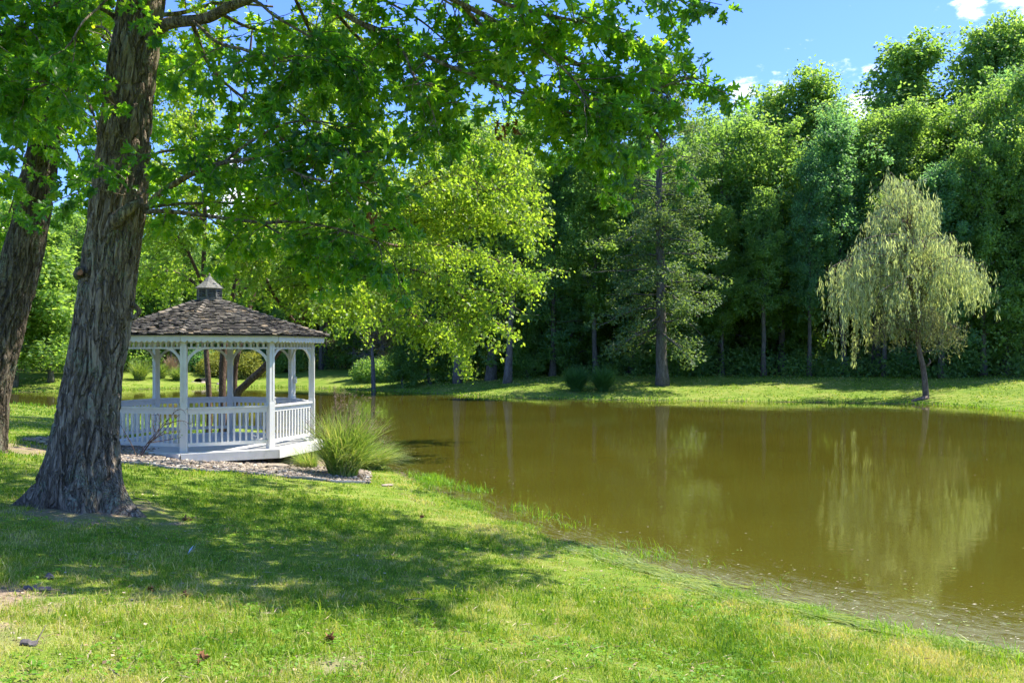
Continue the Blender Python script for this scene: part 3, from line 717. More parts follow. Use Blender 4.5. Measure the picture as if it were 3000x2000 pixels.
# ------------------------------------------------------------------ far bank on the left: plants, stones, culvert
def shrub(name, base, rx, h, per, lmat, label, cat='shrub', group=None, n=60, leaf=.12, stems=True):
    e = empty(name, base, label, cat, group); cb = MB(); d = rdir(n); d[:, 2] = np.abs(d[:, 2]); q = (.45 + .55 * rng.random(n))[:, None]
    C = d * q * [rx, rx * .8, h * .8] + [0, 0, h * .15]
    clump_leaves(cb, C, rx * .3, per, leaf, flatten=.8); cb.build('foliage', M[lmat], e)
    sb = MB()
    for c in C[::3]: sb.tube([[0, 0, -.1], c * .5 + rng.normal(size=3) * .05, c], [.025, .015, .006], 4, False)
    sb.build('stems', M['twig'], e); return e
b = ground_at(412, 1112, 55, 80); YB = b[1]
def far_at(px, py, Y): x = at_x(px, Y); return np.array([x, Y, gzf(x, Y)])
gp = 'plume grasses on the far bank'
grass_clump('pampas_grass', far_at(409, 0, 66), 1.75, 1.15, 520, 'reed_leaf', 'tallest fountain grass with arching pale blades on the far bank, left of the others', 'ornamental grass', gp, arch=.55, width=.045)
grass_clump('pampas_grass', far_at(472, 0, 67.5), 1.45, .9, 420, 'reed_leaf', 'arching green grass on the far bank between the tallest one and the bushy one', 'ornamental grass', gp, arch=.6, width=.045)
grass_clump('pampas_grass', far_at(522, 0, 67), 1.25, 1.0, 700, 'reed_leaf', 'bushy drooping grass on the far bank beside the stone edging', 'ornamental grass', gp, arch=.65, width=.04)
grass_clump('pampas_grass', far_at(503, 0, 70), 1.7, .8, 300, 'plume', 'reddish seeding grass behind the bushy drooping one', 'ornamental grass', gp, arch=.35, width=.04)
shrub('bush', far_at(585, 0, 73), 1.5, 2.2, 110, 'wood_leaf_blue', 'rounded green bush on the far bank left of the yellow shrubs', leaf=.16)
shrub('bush', far_at(360, 0, 73), 2.2, 1.8, 110, 'wood_leaf_blue', 'low dark bush behind the tallest plume grass', leaf=.16, n=90)
shrub('bush', far_at(650, 0, 71), 1.8, 2.2, 130, 'shrub_yellow', 'pale yellow shrub on the far bank behind the birch stems', leaf=.13, n=80)
shrub('bush', far_at(715, 0, 70.5), 1.7, 2.0, 130, 'shrub_yellow', 'pale yellow feathery shrub behind the slanting birch stem', leaf=.13, n=80)
shrub('bush', far_at(840, 0, 74), 1.6, 1.9, 110, 'wood_leaf_yellow', 'yellow green bush at the wood edge seen through the gazebo right opening', leaf=.15)
shrub('bush', far_at(700, 0, 77), 2.4, 4.2, 110, 'wood_leaf_blue', 'tall dark green bush behind the yellow shrubs', leaf=.18, n=110)
shrub('bush', far_at(1120, 0, 66), 2.2, 1.7, 110, 'wood_leaf', 'low dark bush at the wood edge right of the dead tree', leaf=.16, n=90)
def rock(name, c, s, label, cat='rock', group=None, seed=0, mat='rock', rz=0):
    bm_v = []; 
    n = 10; m = 14
    th = np.linspace(0, np.pi, n); ph = np.arange(m) / m * 2 * np.pi
    T, Pp = np.meshgrid(th, ph, indexing='ij'); V = np.stack([np.sin(T) * np.cos(Pp), np.sin(T) * np.sin(Pp), np.cos(T)], -1)
    r = 1 + .28 * vnoise(V * 1.6 + seed * 7.1, 31) + .1 * vnoise(V * 4 + seed, 33)
    V = V * r[..., None]; V = np.sign(V) * np.abs(V) ** .75 * np.asarray(s)
    cs, sn = math.cos(rz), math.sin(rz); V = V @ np.array([[cs, sn, 0], [-sn, cs, 0], [0, 0, 1]])
    i = np.arange(n - 1)[:, None] * m; j = np.arange(m)[None]
    Q = np.stack([i + j, i + m + j, i + m + (j + 1) % m, i + (j + 1) % m], -1).reshape(-1, 4)
    mb = MB(); mb.add(V.reshape(-1, 3), Q); o = mb.build(name, M[mat], None, False); o.location = [float(v) for v in c]
    return tag(o, label, cat, group)
for i in range(9):
    px = (497, 509, 521, 540, 553, 566, 578, 596, 462 + 180)[i]; Y = 66.6 + (.3 if i % 2 else 0)
    rock('bank_stone', (at_x(px, Y), Y, .10 + .05 * (i % 2)), (.24, .2, .2), 'dark grey stone in the row of stones along the far bank by the drain pipe', group='stones edging the far bank', seed=i, rz=i)
# culvert: black pipe end under a plank
def culvert():
    Y = 67.2; c = pix(584, 1122, Y); e = empty('drain_pipe', c, 'short black drain pipe opening above the far waterline', 'pipe')
    mb = MB(); k = 20; th = np.arange(k) / k * 2 * np.pi
    ring = lambda r, y: np.c_[r * np.cos(th), np.full(k, y), r * np.sin(th)]
    V = np.concatenate([ring(.36, -.25), ring(.31, -.25), ring(.31, 1.2), ring(.36, 1.2)]); j = np.arange(k); F_ = []
    for a, b_ in ((0, 1), (1, 2), (3, 0)): F_.append(np.stack([a * k + j, a * k + (j + 1) % k, b_ * k + (j + 1) % k, b_ * k + j], -1))
    mb.add(V, np.concatenate(F_)); mb.build('pipe_wall', M['black'], e)
    m2 = MB(); m2.box((0, .3, 0), (.6, .02, .6)); m2.build('pipe_back', M['black'], e)
    o = MB(); o.box((0, 0, 0), (5.2, .14, .12)); q = o.build('plank', M['dark_wood']); q.location = [float(v) for v in pix(545, 1121, 66.9)]; q.rotation_euler = (0, R(2), 0)
    tag(q, 'long brown timber lying on the far bank in front of the drain pipe', 'timber')
culvert()
# the half dead small tree
def dead_tree():
    Y = 60; x = at_x(1095, Y); z = gzf(x, Y); e = empty('dead_tree', (x, Y, z), 'small half dead tree with tan leaves and bare grey twigs on the far lawn', 'tree')
    tb = MB(); cb = MB(); T = smooth_line([(0, 0, -.3), (-.05, 0, 1.5), (-.1, 0, 2.6), (.05, 0, 3.6), (.0, 0, 5.0)], 5); tb.tube(T, np.linspace(.16, .03, len(T)), 8)
    for i in range(26):
        t = rng.random(); p = T[int((.35 + .62 * t) * (len(T) - 1))]; az = rng.random() * 6.28
        left = math.cos(az) < -.1
        d = np.array([math.cos(az), math.sin(az), .25 + .5 * t]); L = bend(p, d, 1.0 + 1.1 * rng.random() * (1.2 - t * .6), 6, .02, .2); tb.tube(L, np.linspace(.035, .008, 7), 4, False)
        for q in range(6): L2 = bend(L[2 + q % 4], unit(d + rng.normal(size=3) * .7), .5 + .4 * rng.random(), 3, 0, .25); tb.tube(L2, [.012, .01, .008, .005], 3, False); 
        if t > .45 or not left: clump_leaves(cb, L[3:] + rng.normal(size=(4, 3)) * .15, .38, 40, .11, flatten=.6)
    tb.build('trunk', M['pale_bark'], e, True); cb.build('crown', M['dead_leaf'], e)
dead_tree()
# bright trees on the far bank at the left
GL = 'light green trees beyond the left end of the pond'
for px, Y, H, v, lb in ((150, 62, 10, 'yellow', 'bright leafy tree on the left far bank seen between the two oak trunks'), (40, 60, 11, 'lowyellow', 'bright tree with low hanging leaves at the left far bank beside the second oak'),
                        (235, 66, 11, 'full', 'green tree on the left far bank just behind the big oak trunk'), (-60, 58, 12, 'yellow', 'bright tree on the left far bank behind the second oak'),
                        (460, 80, 10.5, 'yellow', 'soft light green tree in the distance above the left half of the gazebo roof'), (580, 84, 9.5, 'lowyellow', 'pale round tree in the distance behind the gazebo cupola')):
    front(v, px, Y, H, lb, group=GL, wide=1.35)

# ------------------------------------------------------------------ the birch with several stems behind the gazebo
def birch():
    z0 = .33; Y0 = 25.8; base = np.array([at_x(650, Y0), Y0, z0])
    e = empty('birch_tree', base, 'brown stemmed tree with several trunks and bright drooping leaves just behind the gazebo', 'tree')
    P = lambda px, py, Y: pix(px, py, Y) - base
    tb = None
    stems = [([(612, 1300, 25.6), (611, 1200, 25.6), (603, 1023, 25.7), (598, 850, 25.8), (600, 660, 26), (604, 500, 26), (622, 330, 26), (648, 150, 26), (660, 20, 26)], .088, .025),
             ([(655, 1300, 25.9), (652, 1200, 26), (657, 1023, 26.2), (682, 880, 26.4), (700, 760, 26.5), (705, 600, 26.5), (690, 440, 26.6), (720, 260, 26.8), (740, 80, 27)], .125, .03),
             ([(672, 1290, 26.2), (686, 1160, 26.3), (700, 1023, 26.4), (738, 880, 26.8), (775, 760, 27), (830, 600, 27.3), (905, 420, 27.6), (980, 220, 28)], .08, .03),
             ([(668, 1290, 25.7), (692, 1165, 25.5), (722, 1125, 25.4), (790, 1060, 25.2), (868, 950, 25), (905, 895, 24.9), (960, 850, 24.8), (1010, 800, 24.7), (1100, 700, 24.6)], .12, .05)]
    for pts_, r0, r1 in stems:
        tb = MB(); L = smooth_line([P(*p) for p in pts_], 6); r = np.linspace(r0, r1, len(L)); r = r * (1 + .1 * vnoise(L * 3, 6)); r[:5] *= np.linspace(1.35, 1, 5)
        ph = rng.random() * 9; L = L + .03 * np.stack([vnoise(np.c_[L * 1.2 + ph], 4), 0 * L[:, 0], 0 * L[:, 0]], -1)
        tb.tube(L, r, 12); tb.build('stem', M['birch_bark'], e, True)
    limbs = [[(1010, 800, 24.7), (1100, 700, 24.6), (1250, 640, 24.4), (1400, 620, 24.2), (1530, 660, 24)],
             [(905, 895, 24.9), (1050, 810, 24.2), (1200, 790, 23.6), (1320, 840, 23.2), (1400, 930, 23)],
             [(775, 760, 27), (850, 650, 26), (960, 510, 25.2), (1100, 430, 24.8), (1260, 400, 24.4), (1420, 430, 24)],
             [(830, 600, 27.3), (860, 400, 26.5), (950, 250, 26), (1060, 190, 25.5)],
             [(1100, 700, 24.6), (1200, 570, 25), (1350, 500, 25.4), (1520, 480, 25.8)],
             [(1100, 700, 24.6), (1180, 640, 24), (1300, 560, 23.4), (1480, 560, 23)],
             [(700, 760, 26.5), (760, 560, 25.4), (880, 440, 24.5), (1000, 380, 24)],
             [(690, 440, 26.6), (780, 300, 26), (900, 150, 25.6), (980, 50, 25)],
             [(604, 500, 26), (560, 380, 25.6), (500, 270, 25.2), (440, 190, 25)],
             [(598, 850, 25.8), (540, 720, 25), (460, 640, 24.6), (390, 620, 24.4)],
             [(600, 660, 26), (540, 560, 26.6), (470, 480, 27)],
             [(598, 850, 25.8), (520, 800, 26.5), (430, 790, 27)],
             [(682, 880, 26.4), (780, 800, 25), (880, 780, 24), (960, 800, 23.6)],
             [(905, 895, 24.9), (1000, 850, 25), (1120, 860, 25.2), (1220, 930, 25.3), (1290, 1000, 25.3)],
             [(738, 880, 26.8), (830, 840, 27.6), (960, 860, 28.2), (1030, 930, 28.5)],
             [(905, 895, 24.9), (930, 850, 23.8), (980, 830, 22.8), (1030, 860, 22)],
             [(1100, 700, 24.6), (1160, 720, 26), (1300, 720, 27), (1450, 760, 27.4), (1540, 820, 27.6)],
             [(1010, 800, 24.7), (1040, 650, 23.8), (1060, 500, 22.8), (1080, 400, 22)],
             [(868, 950, 25), (800, 860, 23.4), (760, 760, 22.2), (740, 660, 21.6)],
             [(704, 600, 26.5), (640, 520, 24.8), (600, 430, 23.6), (560, 330, 22.8)]]
    LV = MB(); lb = MB()
    for Lp in limbs:
        L = smooth_line([P(*p) for p in Lp], 7); lb.tube(L, np.linspace(.055, .012, len(L)), 5, False)
        seg = np.linalg.norm(L[-1] - L[0]); n = int(seg * 10) + 12
        for q in range(n):
            a = (.22 + .78 * rng.random() ** .8) * (len(L) - 1.01); ii = int(a); p = L[ii] + (L[ii + 1] - L[ii]) * (a - ii)
            d = unit(rng.normal(size=3) * [1, 1, .45] + unit(L[-1] - L[0]) * .6 + [0, 0, .15]); tl = .6 + 1.0 * rng.random()
            T = bend(p, d, tl, 6, .16, .12); lb.tube(T, np.linspace(.012, .004, 7), 3, False)
            m = int(tl * 62); f = .15 + .85 * rng.random(m); a2 = f * 5.99; jj = a2.astype(int)
            Q = T[jj] + (T[jj + 1] - T[jj]) * (a2 - jj)[:, None] + rng.normal(size=(m, 3)) * .10
            Q[:, 2] -= .10 * rng.random(m)
            leaves(LV, Q, rdir(m) * .75 + [0, 0, -.65], rdir(m) + [0, 0, .5], .105 * (.7 + .6 * rng.random(m)), DIA_V * [1.15, 1, 1], DIA_F)
    lb.build('branches', M['birch_bark'], e, True); LV.build('crown', M['birch_leaf'], e)
birch()

# ------------------------------------------------------------------ the two big oaks
def oak_trunk(name, rows, Y, k=150, flare=(), seed=0, root=None, zstep=.028, top_z=11.5):
    """rows: (picture y, left x, right x), from the top of the picture down to the foot"""
    ys = np.array([r[0] for r in rows], float); zz = CAM_Z + (HY - ys) / F * Y
    cx = np.array([((r[1] + r[2]) / 2 - 1500) / F * Y for r in rows]); rr = np.array([(r[2] - r[1]) / 2 / F * Y for r in rows])
    o = np.argsort(zz); zz, cx, rr = zz[o], cx[o], rr[o]
    z = np.arange(zz[0] - .25, top_z, zstep); n = len(z)
    sl = (cx[-1] - cx[-3]) / (zz[-1] - zz[-3])
    X = np.where(z > zz[-1], cx[-1] + sl * (z - zz[-1]), np.interp(z, zz, cx)); Rr = np.interp(z, zz, rr) * np.where(z > zz[-1], 1 - .05 * (z - zz[-1]), 1)
    ker = np.ones(15) / 15; X = np.convolve(np.pad(X, 7, 'edge'), ker, 'valid'); Rr = np.convolve(np.pad(Rr, 7, 'edge'), ker, 'valid')
    th = np.arange(k) / k * 2 * np.pi; T, Z = np.meshgrid(th, z); 
    base = zz[0]
    r = Rr[:, None] * np.ones_like(T)
    for (a, w_, amp, fall) in flare:                 # buttress roots
        da = (T - a + np.pi) % (2 * np.pi) - np.pi; r += amp * np.exp(-(da / w_) ** 2) * np.exp(-np.clip(Z - base, -.1, 9) / fall)
    U = np.stack([np.cos(T) * Rr[:, None] * 1.0, np.sin(T) * Rr[:, None] * 1.0, Z * .20], -1)
    wob = vnoise(np.stack([np.cos(T) * 3, np.sin(T) * 3, Z * 3.0], -1), seed + 2) * .045
    p = U * 17 + wob[..., None] * 22
    rid = 1 - np.abs(vnoise(p, seed + 5)) * 2; rid2 = 1 - np.abs(vnoise(p * 2.1 + 9, seed + 6)) * 2
    cracks = vnoise(np.stack([np.cos(T) * 6, np.sin(T) * 6, Z * 6.5], -1), seed + 8)
    r += -.058 * np.clip(rid, 0, 1) ** 2.0 - .008 * rid2 + .010 * np.clip(cracks, -1, .2) + .02 * vnoise(np.stack([np.cos(T), np.sin(T), Z * .8], -1), seed + 12)
    V = np.stack([X[:, None] + r * np.cos(T), Y + r * np.sin(T), Z], -1).reshape(-1, 3)
    i = np.arange(n - 1)[:, None] * k; j = np.arange(k)[None]
    Q = np.stack([i + j, i + (j + 1) % k, i + k + (j + 1) % k, i + k + j], -1).reshape(-1, 4)
    mb = MB(); mb.add(V, Q); return mb, (lambda h: np.array([np.interp(h, z, X), Y, h])), (lambda h: float(np.interp(h, z, Rr)))

def twigs_along(LV, tb, L, n, tl=(.35, .8), per=15, f0=.15, spread=.75, size=.138, sag=.10, tv=OAK_V, tf=OAK_F):
    for q in range(n):
        a = (f0 + (1 - f0) * rng.random() ** .85) * (len(L) - 1.01); ii = int(a); p = L[ii] + (L[ii + 1] - L[ii]) * (a - ii)
        ax = unit(L[min(ii + 1, len(L) - 1)] - L[ii])
        d = unit(rng.normal(size=3) * [1, 1, .5] * spread + ax * .55 + [0, 0, .08]); ln = tl[0] + (tl[1] - tl[0]) * rng.random()
        T = bend(p, d, ln, 5, sag, .14); tb.tube(T, np.linspace(.009, .003, 6), 3, False)
        m = max(3, int(per * ln / .6)); f = np.concatenate([.25 + .75 * rng.random(m - m // 3), .93 + .07 * rng.random(m // 3)]); a2 = f * 4.99; jj = a2.astype(int)
        Q = T[jj] + (T[jj + 1] - T[jj]) * (a2 - jj)[:, None]; td = unit(T[jj + 1] - T[jj])
        out_ = rdir(m); pet = .05 + .04 * rng.random(m); D = unit(out_ * .85 + td * .5 + [0, 0, -.55])
        N = rdir(m) * .7 + [0, 0, .85]
        leaves(LV, Q + D * pet[:, None], D, N, size * (.65 + .6 * rng.random(m)), tv, tf)

SH = [(0, 1500), (250, 1490), (480, 1455), (800, 1447), (980, 1470), (1120, 1505), (1260, 1535), (1640, 1600), (1540, 1616), (1330, 1640), (1470, 1665), (1620, 1712), (1420, 1706), (1260, 1740), (1290, 1775), (1180, 1815),
      (1060, 1800), (900, 1800), (820, 1770), (640, 1765), (470, 1725), (330, 1735), (150, 1715), (-200, 1720), (-900, 1900), (-1600, 1800), (-1600, 1500)]
SH3 = [(300, 1340), (820, 1345), (1000, 1400), (1250, 1425), (1250, 1450), (700, 1440), (420, 1430)]
SH2 = [(-900, 1335), (0, 1350), (200, 1340), (420, 1425), (300, 1495), (0, 1500), (-900, 1500)]
def shadow_px(P):
    P = np.asarray(P, float); t = (P[..., 2] - .6) / sv.z
    for _ in range(3):
        G = P - t[..., None] * np.array(sv); zg = np.maximum(gz(G[..., 0], G[..., 1]), 0); t = (P[..., 2] - zg) / sv.z
    G = P - t[..., None] * np.array(sv); G[..., 2] = zg
    return G
def crown_fill(n, lo, hi, keep, seed):
    r = np.random.default_rng(seed); C = lo + (np.array(hi) - lo) * r.random((n, 3))
    return C[keep(C)]
def above_frame(C, m=.55):
    x, y = to_px(C - [0, 0, m]); y2 = HY - F * (C[:, 2] - m - CAM_Z) / C[:, 1]
    return (y2 < -10) | (C[:, 1] < .5)

def big_oak():
    rows = [(0, 350, 482), (300, 302, 444), (600, 268, 426), (800, 240, 398), (900, 228, 388), (1000, 210, 375), (1100, 191, 353), (1240, 165, 346), (1350, 145, 347), (1400, 136, 350), (1440, 130, 352), (1489, 128, 352)]
    Y = 11.5
    mb, axis, rad = oak_trunk('trunk', rows, Y, 270, [(-2.95, .30, .46, .24), (-2.25, .25, .16, .25), (-1.2, .35, .16, .28), (-.30, .35, .36, .26), (1.4, .5, .2, .3)], 3, zstep=.022)
    base = np.array([at_x(240, Y), Y, .60])
    e = empty('oak_tree', base, 'big leaning oak with furrowed lichen spotted trunk in front of the gazebo', 'tree')
    mb.v = [v - base for v in mb.v]; tr = mb.build('trunk', M['oak_bark'], e, True)
    P = lambda px, py, Yd: pix(px, py, Yd) - base
    # knots: the old cut on the left and the swollen foot of the low limb
    LV = MB()
    limbs = [
        ([(430, 110, 11.5), (480, 72, 11.4), (560, 58, 11.3), (640, 38, 11.1), (735, -5, 10.9), (900, -90, 10.7), (1150, -190, 10.5)], .085, .04, 6, None),
        ([(735, -5, 10.9), (850, -40, 10.9), (960, 10, 10.9), (1060, 70, 10.9), (1160, 115, 10.9), (1320, 200, 10.8), (1570, 283, 10.6), (1690, 345, 10.5)], .045, .014, 46, None),
        ([(1000, -130, 10.9), (1200, -60, 11), (1350, 10, 11), (1500, 92, 11), (1700, 190, 11), (1800, 240, 11), (1880, 268, 11), (1960, 250, 11), (2035, 225, 11.0)], .04, .010, 50, None),
        ([(1150, -190, 10.5), (1300, -90, 10.4), (1450, 0, 10.4), (1600, 45, 10.4), (1710, 60, 10.4), (1790, 80, 10.4)], .035, .010, 38, None),
        ([(1350, 10, 11), (1500, 180, 11.6), (1620, 300, 11.7), (1700, 400, 11.7), (1735, 470, 11.7)], .025, .008, 34, None),
        ([(1700, 190, 11), (1780, 250, 10.7), (1870, 330, 10.6), (1950, 410, 10.6)], .018, .006, 22, None),
        ([(1500, 92, 11), (1600, 150, 10.2), (1700, 260, 10), (1760, 360, 10)], .018, .006, 22, None),
        ([(960, 10, 10.9), (1060, 120, 11.6), (1170, 230, 12), (1260, 330, 12.1), (1300, 400, 12.2)], .025, .008, 30, None),
        ([(1160, 115, 10.9), (1210, 220, 10.4), (1260, 310, 10.2), (1290, 400, 10.1)], .018, .006, 16, None),
        ([(850, -40, 10.9), (900, 80, 11.6), (960, 190, 12), (1010, 300, 12.2)], .025, .008, 22, None),
        ([(560, 58, 11.3), (600, 165, 11.6), (650, 235, 11.8), (750, 325, 12), (800, 420, 12)], .03, .008, 16, None),
        ([(560, 58, 11.3), (640, 120, 10.6), (740, 160, 10.2), (840, 190, 10)], .025, .008, 20, None),
        ([(900, -90, 10.7), (1040, -40, 11.2), (1180, 30, 11.6), (1300, 110, 11.9), (1400, 200, 12)], .022, .007, 30, None),
        ([(1150, -190, 10.5), (1220, -80, 10.8), (1300, 0, 11.2), (1400, 60, 11.5), (1480, 140, 11.6)], .022, .007, 26, None),
        ([(735, -5, 10.9), (820, 60, 10.4), (940, 130, 10.2), (1040, 210, 10)], .02, .007, 22, None),
        ([(640, 38, 11.1), (760, 90, 11.8), (880, 120, 12.4), (1000, 130, 12.8)], .025, .008, 22, None),
        ([(424, 612, 11.35), (470, 570, 11.0), (560, 508, 10.7), (650, 480, 10.5), (780, 455, 10.3), (930, 440, 10.1), (1090, 440, 10)], .042, .010, 32, None),
        ([(424, 620, 11.35), (470, 618, 11), (600, 632, 10.9), (760, 650, 10.8), (900, 656, 10.6), (1020, 680, 10.5), (1120, 715, 10.5)], .03, .008, 26, None),
        ([(424, 606, 11.35), (520, 598, 11.3), (640, 598, 11.4), (760, 604, 11.4), (860, 580, 11.3), (960, 560, 11.2), (1100, 590, 11)], .022, .007, 20, None),
        ([(432, 468, 11.4), (480, 445, 11.4), (560, 448, 11.5), (640, 480, 11.6), (720, 520, 11.8)], .022, .007, 14, None),
        ([(650, 480, 10.5), (760, 400, 10.4), (880, 360, 10.3), (1000, 370, 10.2)], .02, .007, 20, None),
        ([(780, 455, 10.3), (900, 520, 9.8), (1020, 540, 9.6), (1130, 530, 9.5)], .018, .006, 16, None),
        ([(760, 650, 10.8), (820, 690, 10.6), (880, 720, 10.5), (940, 740, 10.5)], .016, .006, 14, None),
        ([(310, 265, 11.2), (262, 170, 10.9), (215, 110, 10.6), (120, 20, 10.2)], .012, .006, 14, None),
        ([(330, 300, 11.1), (290, 240, 10.5), (200, 230, 10.2), (80, 260, 10), (-60, 250, 10)], .02, .007, 28, None),
        ([(345, 60, 11.5), (280, 20, 11), (180, 30, 10.6), (40, 20, 10.3)], .03, .008, 22, None),
        ([(400, -120, 11.5), (250, -80, 11), (100, 60, 10.4), (-40, 130, 10)], .03, .008, 22, None),
        ([(400, -120, 11.5), (380, -60, 10.6), (260, 40, 9.8), (200, 130, 9.6)], .02, .008, 8, None),
        ([(424, 560, 11.35), (380, 570, 10.9), (320, 560, 10.7), (270, 550, 10.6)], .012, .005, 5, None),
        ([(900, -90, 10.7), (1300, -200, 10), (1600, -150, 9.8), (1850, -60, 9.7), (1975, 5, 9.7)], .03, .006, 10, .6),
    ]
    for pts_, r0, r1, nt_, f0 in limbs:
        lb = MB(); L = smooth_line([P(*p) for p in pts_], 5)
        L[2:] += .025 * np.stack([vnoise(L[2:] * 2.5, 1), vnoise(L[2:] * 2.5, 2), vnoise(L[2:] * 2.5, 3)], -1)
        lb.tube(L, np.linspace(r0, r1, len(L)), 8)
        short = len(pts_) > 5 and r0 > .03
        twigs_along(LV, lb, L, int(nt_ * .82), f0=f0 or (.3 if short else .2), per=20)
        lb.build('limb', M['oak_bark'], e, True)
    # limbs that leave the picture upwards and the unseen crown, its clumps placed to cast the SH shade outlines
    keep = lambda C: above_frame(C) & (lambda G: (lambda x, y: in_poly(x, y, SH) | (in_poly(x, y, SH2) & (vnoise(C * .9, 77) > -.1)) | (in_poly(x, y, SH3) & (vnoise(C * 1.1, 78) > .12)))(*to_px(G)))(shadow_px(C))
    C = crown_fill(11500, np.array([-11, 3, 6.6]), [6.5, 20, 11.5], keep, 5)
    # thin them so that they shade evenly
    sel = []
    for c in C:
        if all(np.linalg.norm(c - q) > .67 for q in sel): sel.append(c)
    C = np.array(sel); print('oak shade clumps', len(C))
    clump_leaves(LV, C - base, .55, 30, .18, OAK_V, OAK_F, flatten=.5, droop=.3, up=.9)
    for d, L_ in (((.5, -.5, .75), 4.5), ((.9, -.2, .55), 6), ((-.6, -.6, .6), 4.5), ((.1, .8, .7), 4.5), ((-.8, .3, .6), 4.5), ((.6, .5, .7), 5), ((.2, -.9, .5), 5)):
        h = 6.9 + rng.random() * 2.5; lb = MB(); S = axis(h) - base; L = bend(S, d, L_, 9, .05, .1); lb.tube(L, np.linspace(.12, .03, 10), 8)
        for q in range(8): lb.tube(bend(L[2 + q % 7], unit(np.array(d) + rng.normal(size=3) * .8), 1.6, 5, .05, .12), np.linspace(.03, .008, 6), 5, False)
        lb.build('limb', M['oak_bark'], e, True)
    LV.build('crown', M['oak_leaf'], e)
    for px, py, Yd, k_ in ((1482, 372, 11.2, 9), (872, 430, 10.2, 12), (1120, 650, 10.4, 10), (1090, 640, 10.4, 5)):
        DL = MB(); leaves(DL, P(px, py, Yd) + rng.normal(size=(k_, 3)) * [.09, .09, .06], rdir(k_) * .6 + [0, 0, -.8], rdir(k_), .11, OAK_V, OAK_F); DL.build('dead_leaves', M['rusty'], e)
    kb = MB()
    k0 = P(274, 805, 11.5) + [-.03, -.30, 0]; kb.tube([k0 + [-.08, .2, 0], k0 + [0, -.02, .02], k0 + [.03, -.07, .0]], [.09, .055, .045], 9); kb.build('branch_stub', M['oak_bark'], e, True)
    kb = MB(); kb.tube([k0 + [.03, -.068, 0], k0 + [.032, -.078, 0]], [.038, .036], 10); kb.build('branch_scar', M['cut_wood'], e)
    kb = MB(); L = smooth_line([P(352, 690, 11.5) + [0, -.30, 0], P(375, 655, 11.5) + [0, -.34, 0], P(402, 628, 11.5) + [0, -.32, 0], P(428, 600, 11.5) + [0, -.2, 0]], 4); kb.tube(L, np.interp(np.linspace(0, 1, len(L)), [0, .3, 1], [.01, .085, .05]), 9); kb.build('branch_collar', M['oak_bark'], e, True)
    kb = MB(); L = smooth_line([P(385, 885, 11.5) + [.02, 0, 0], P(390, 900, 11.5) + [.04, 0, 0], P(396, 915, 11.5) + [.05, 0, 0], P(392, 935, 11.5) + [-.02, 0, 0]], 3); kb.tube(L, np.interp(np.linspace(0, 1, len(L)), [0, .3, 1], [.012, .03, .03]), 6); kb.build('bark_flake', M['oak_bark'], e, True)
big_oak()

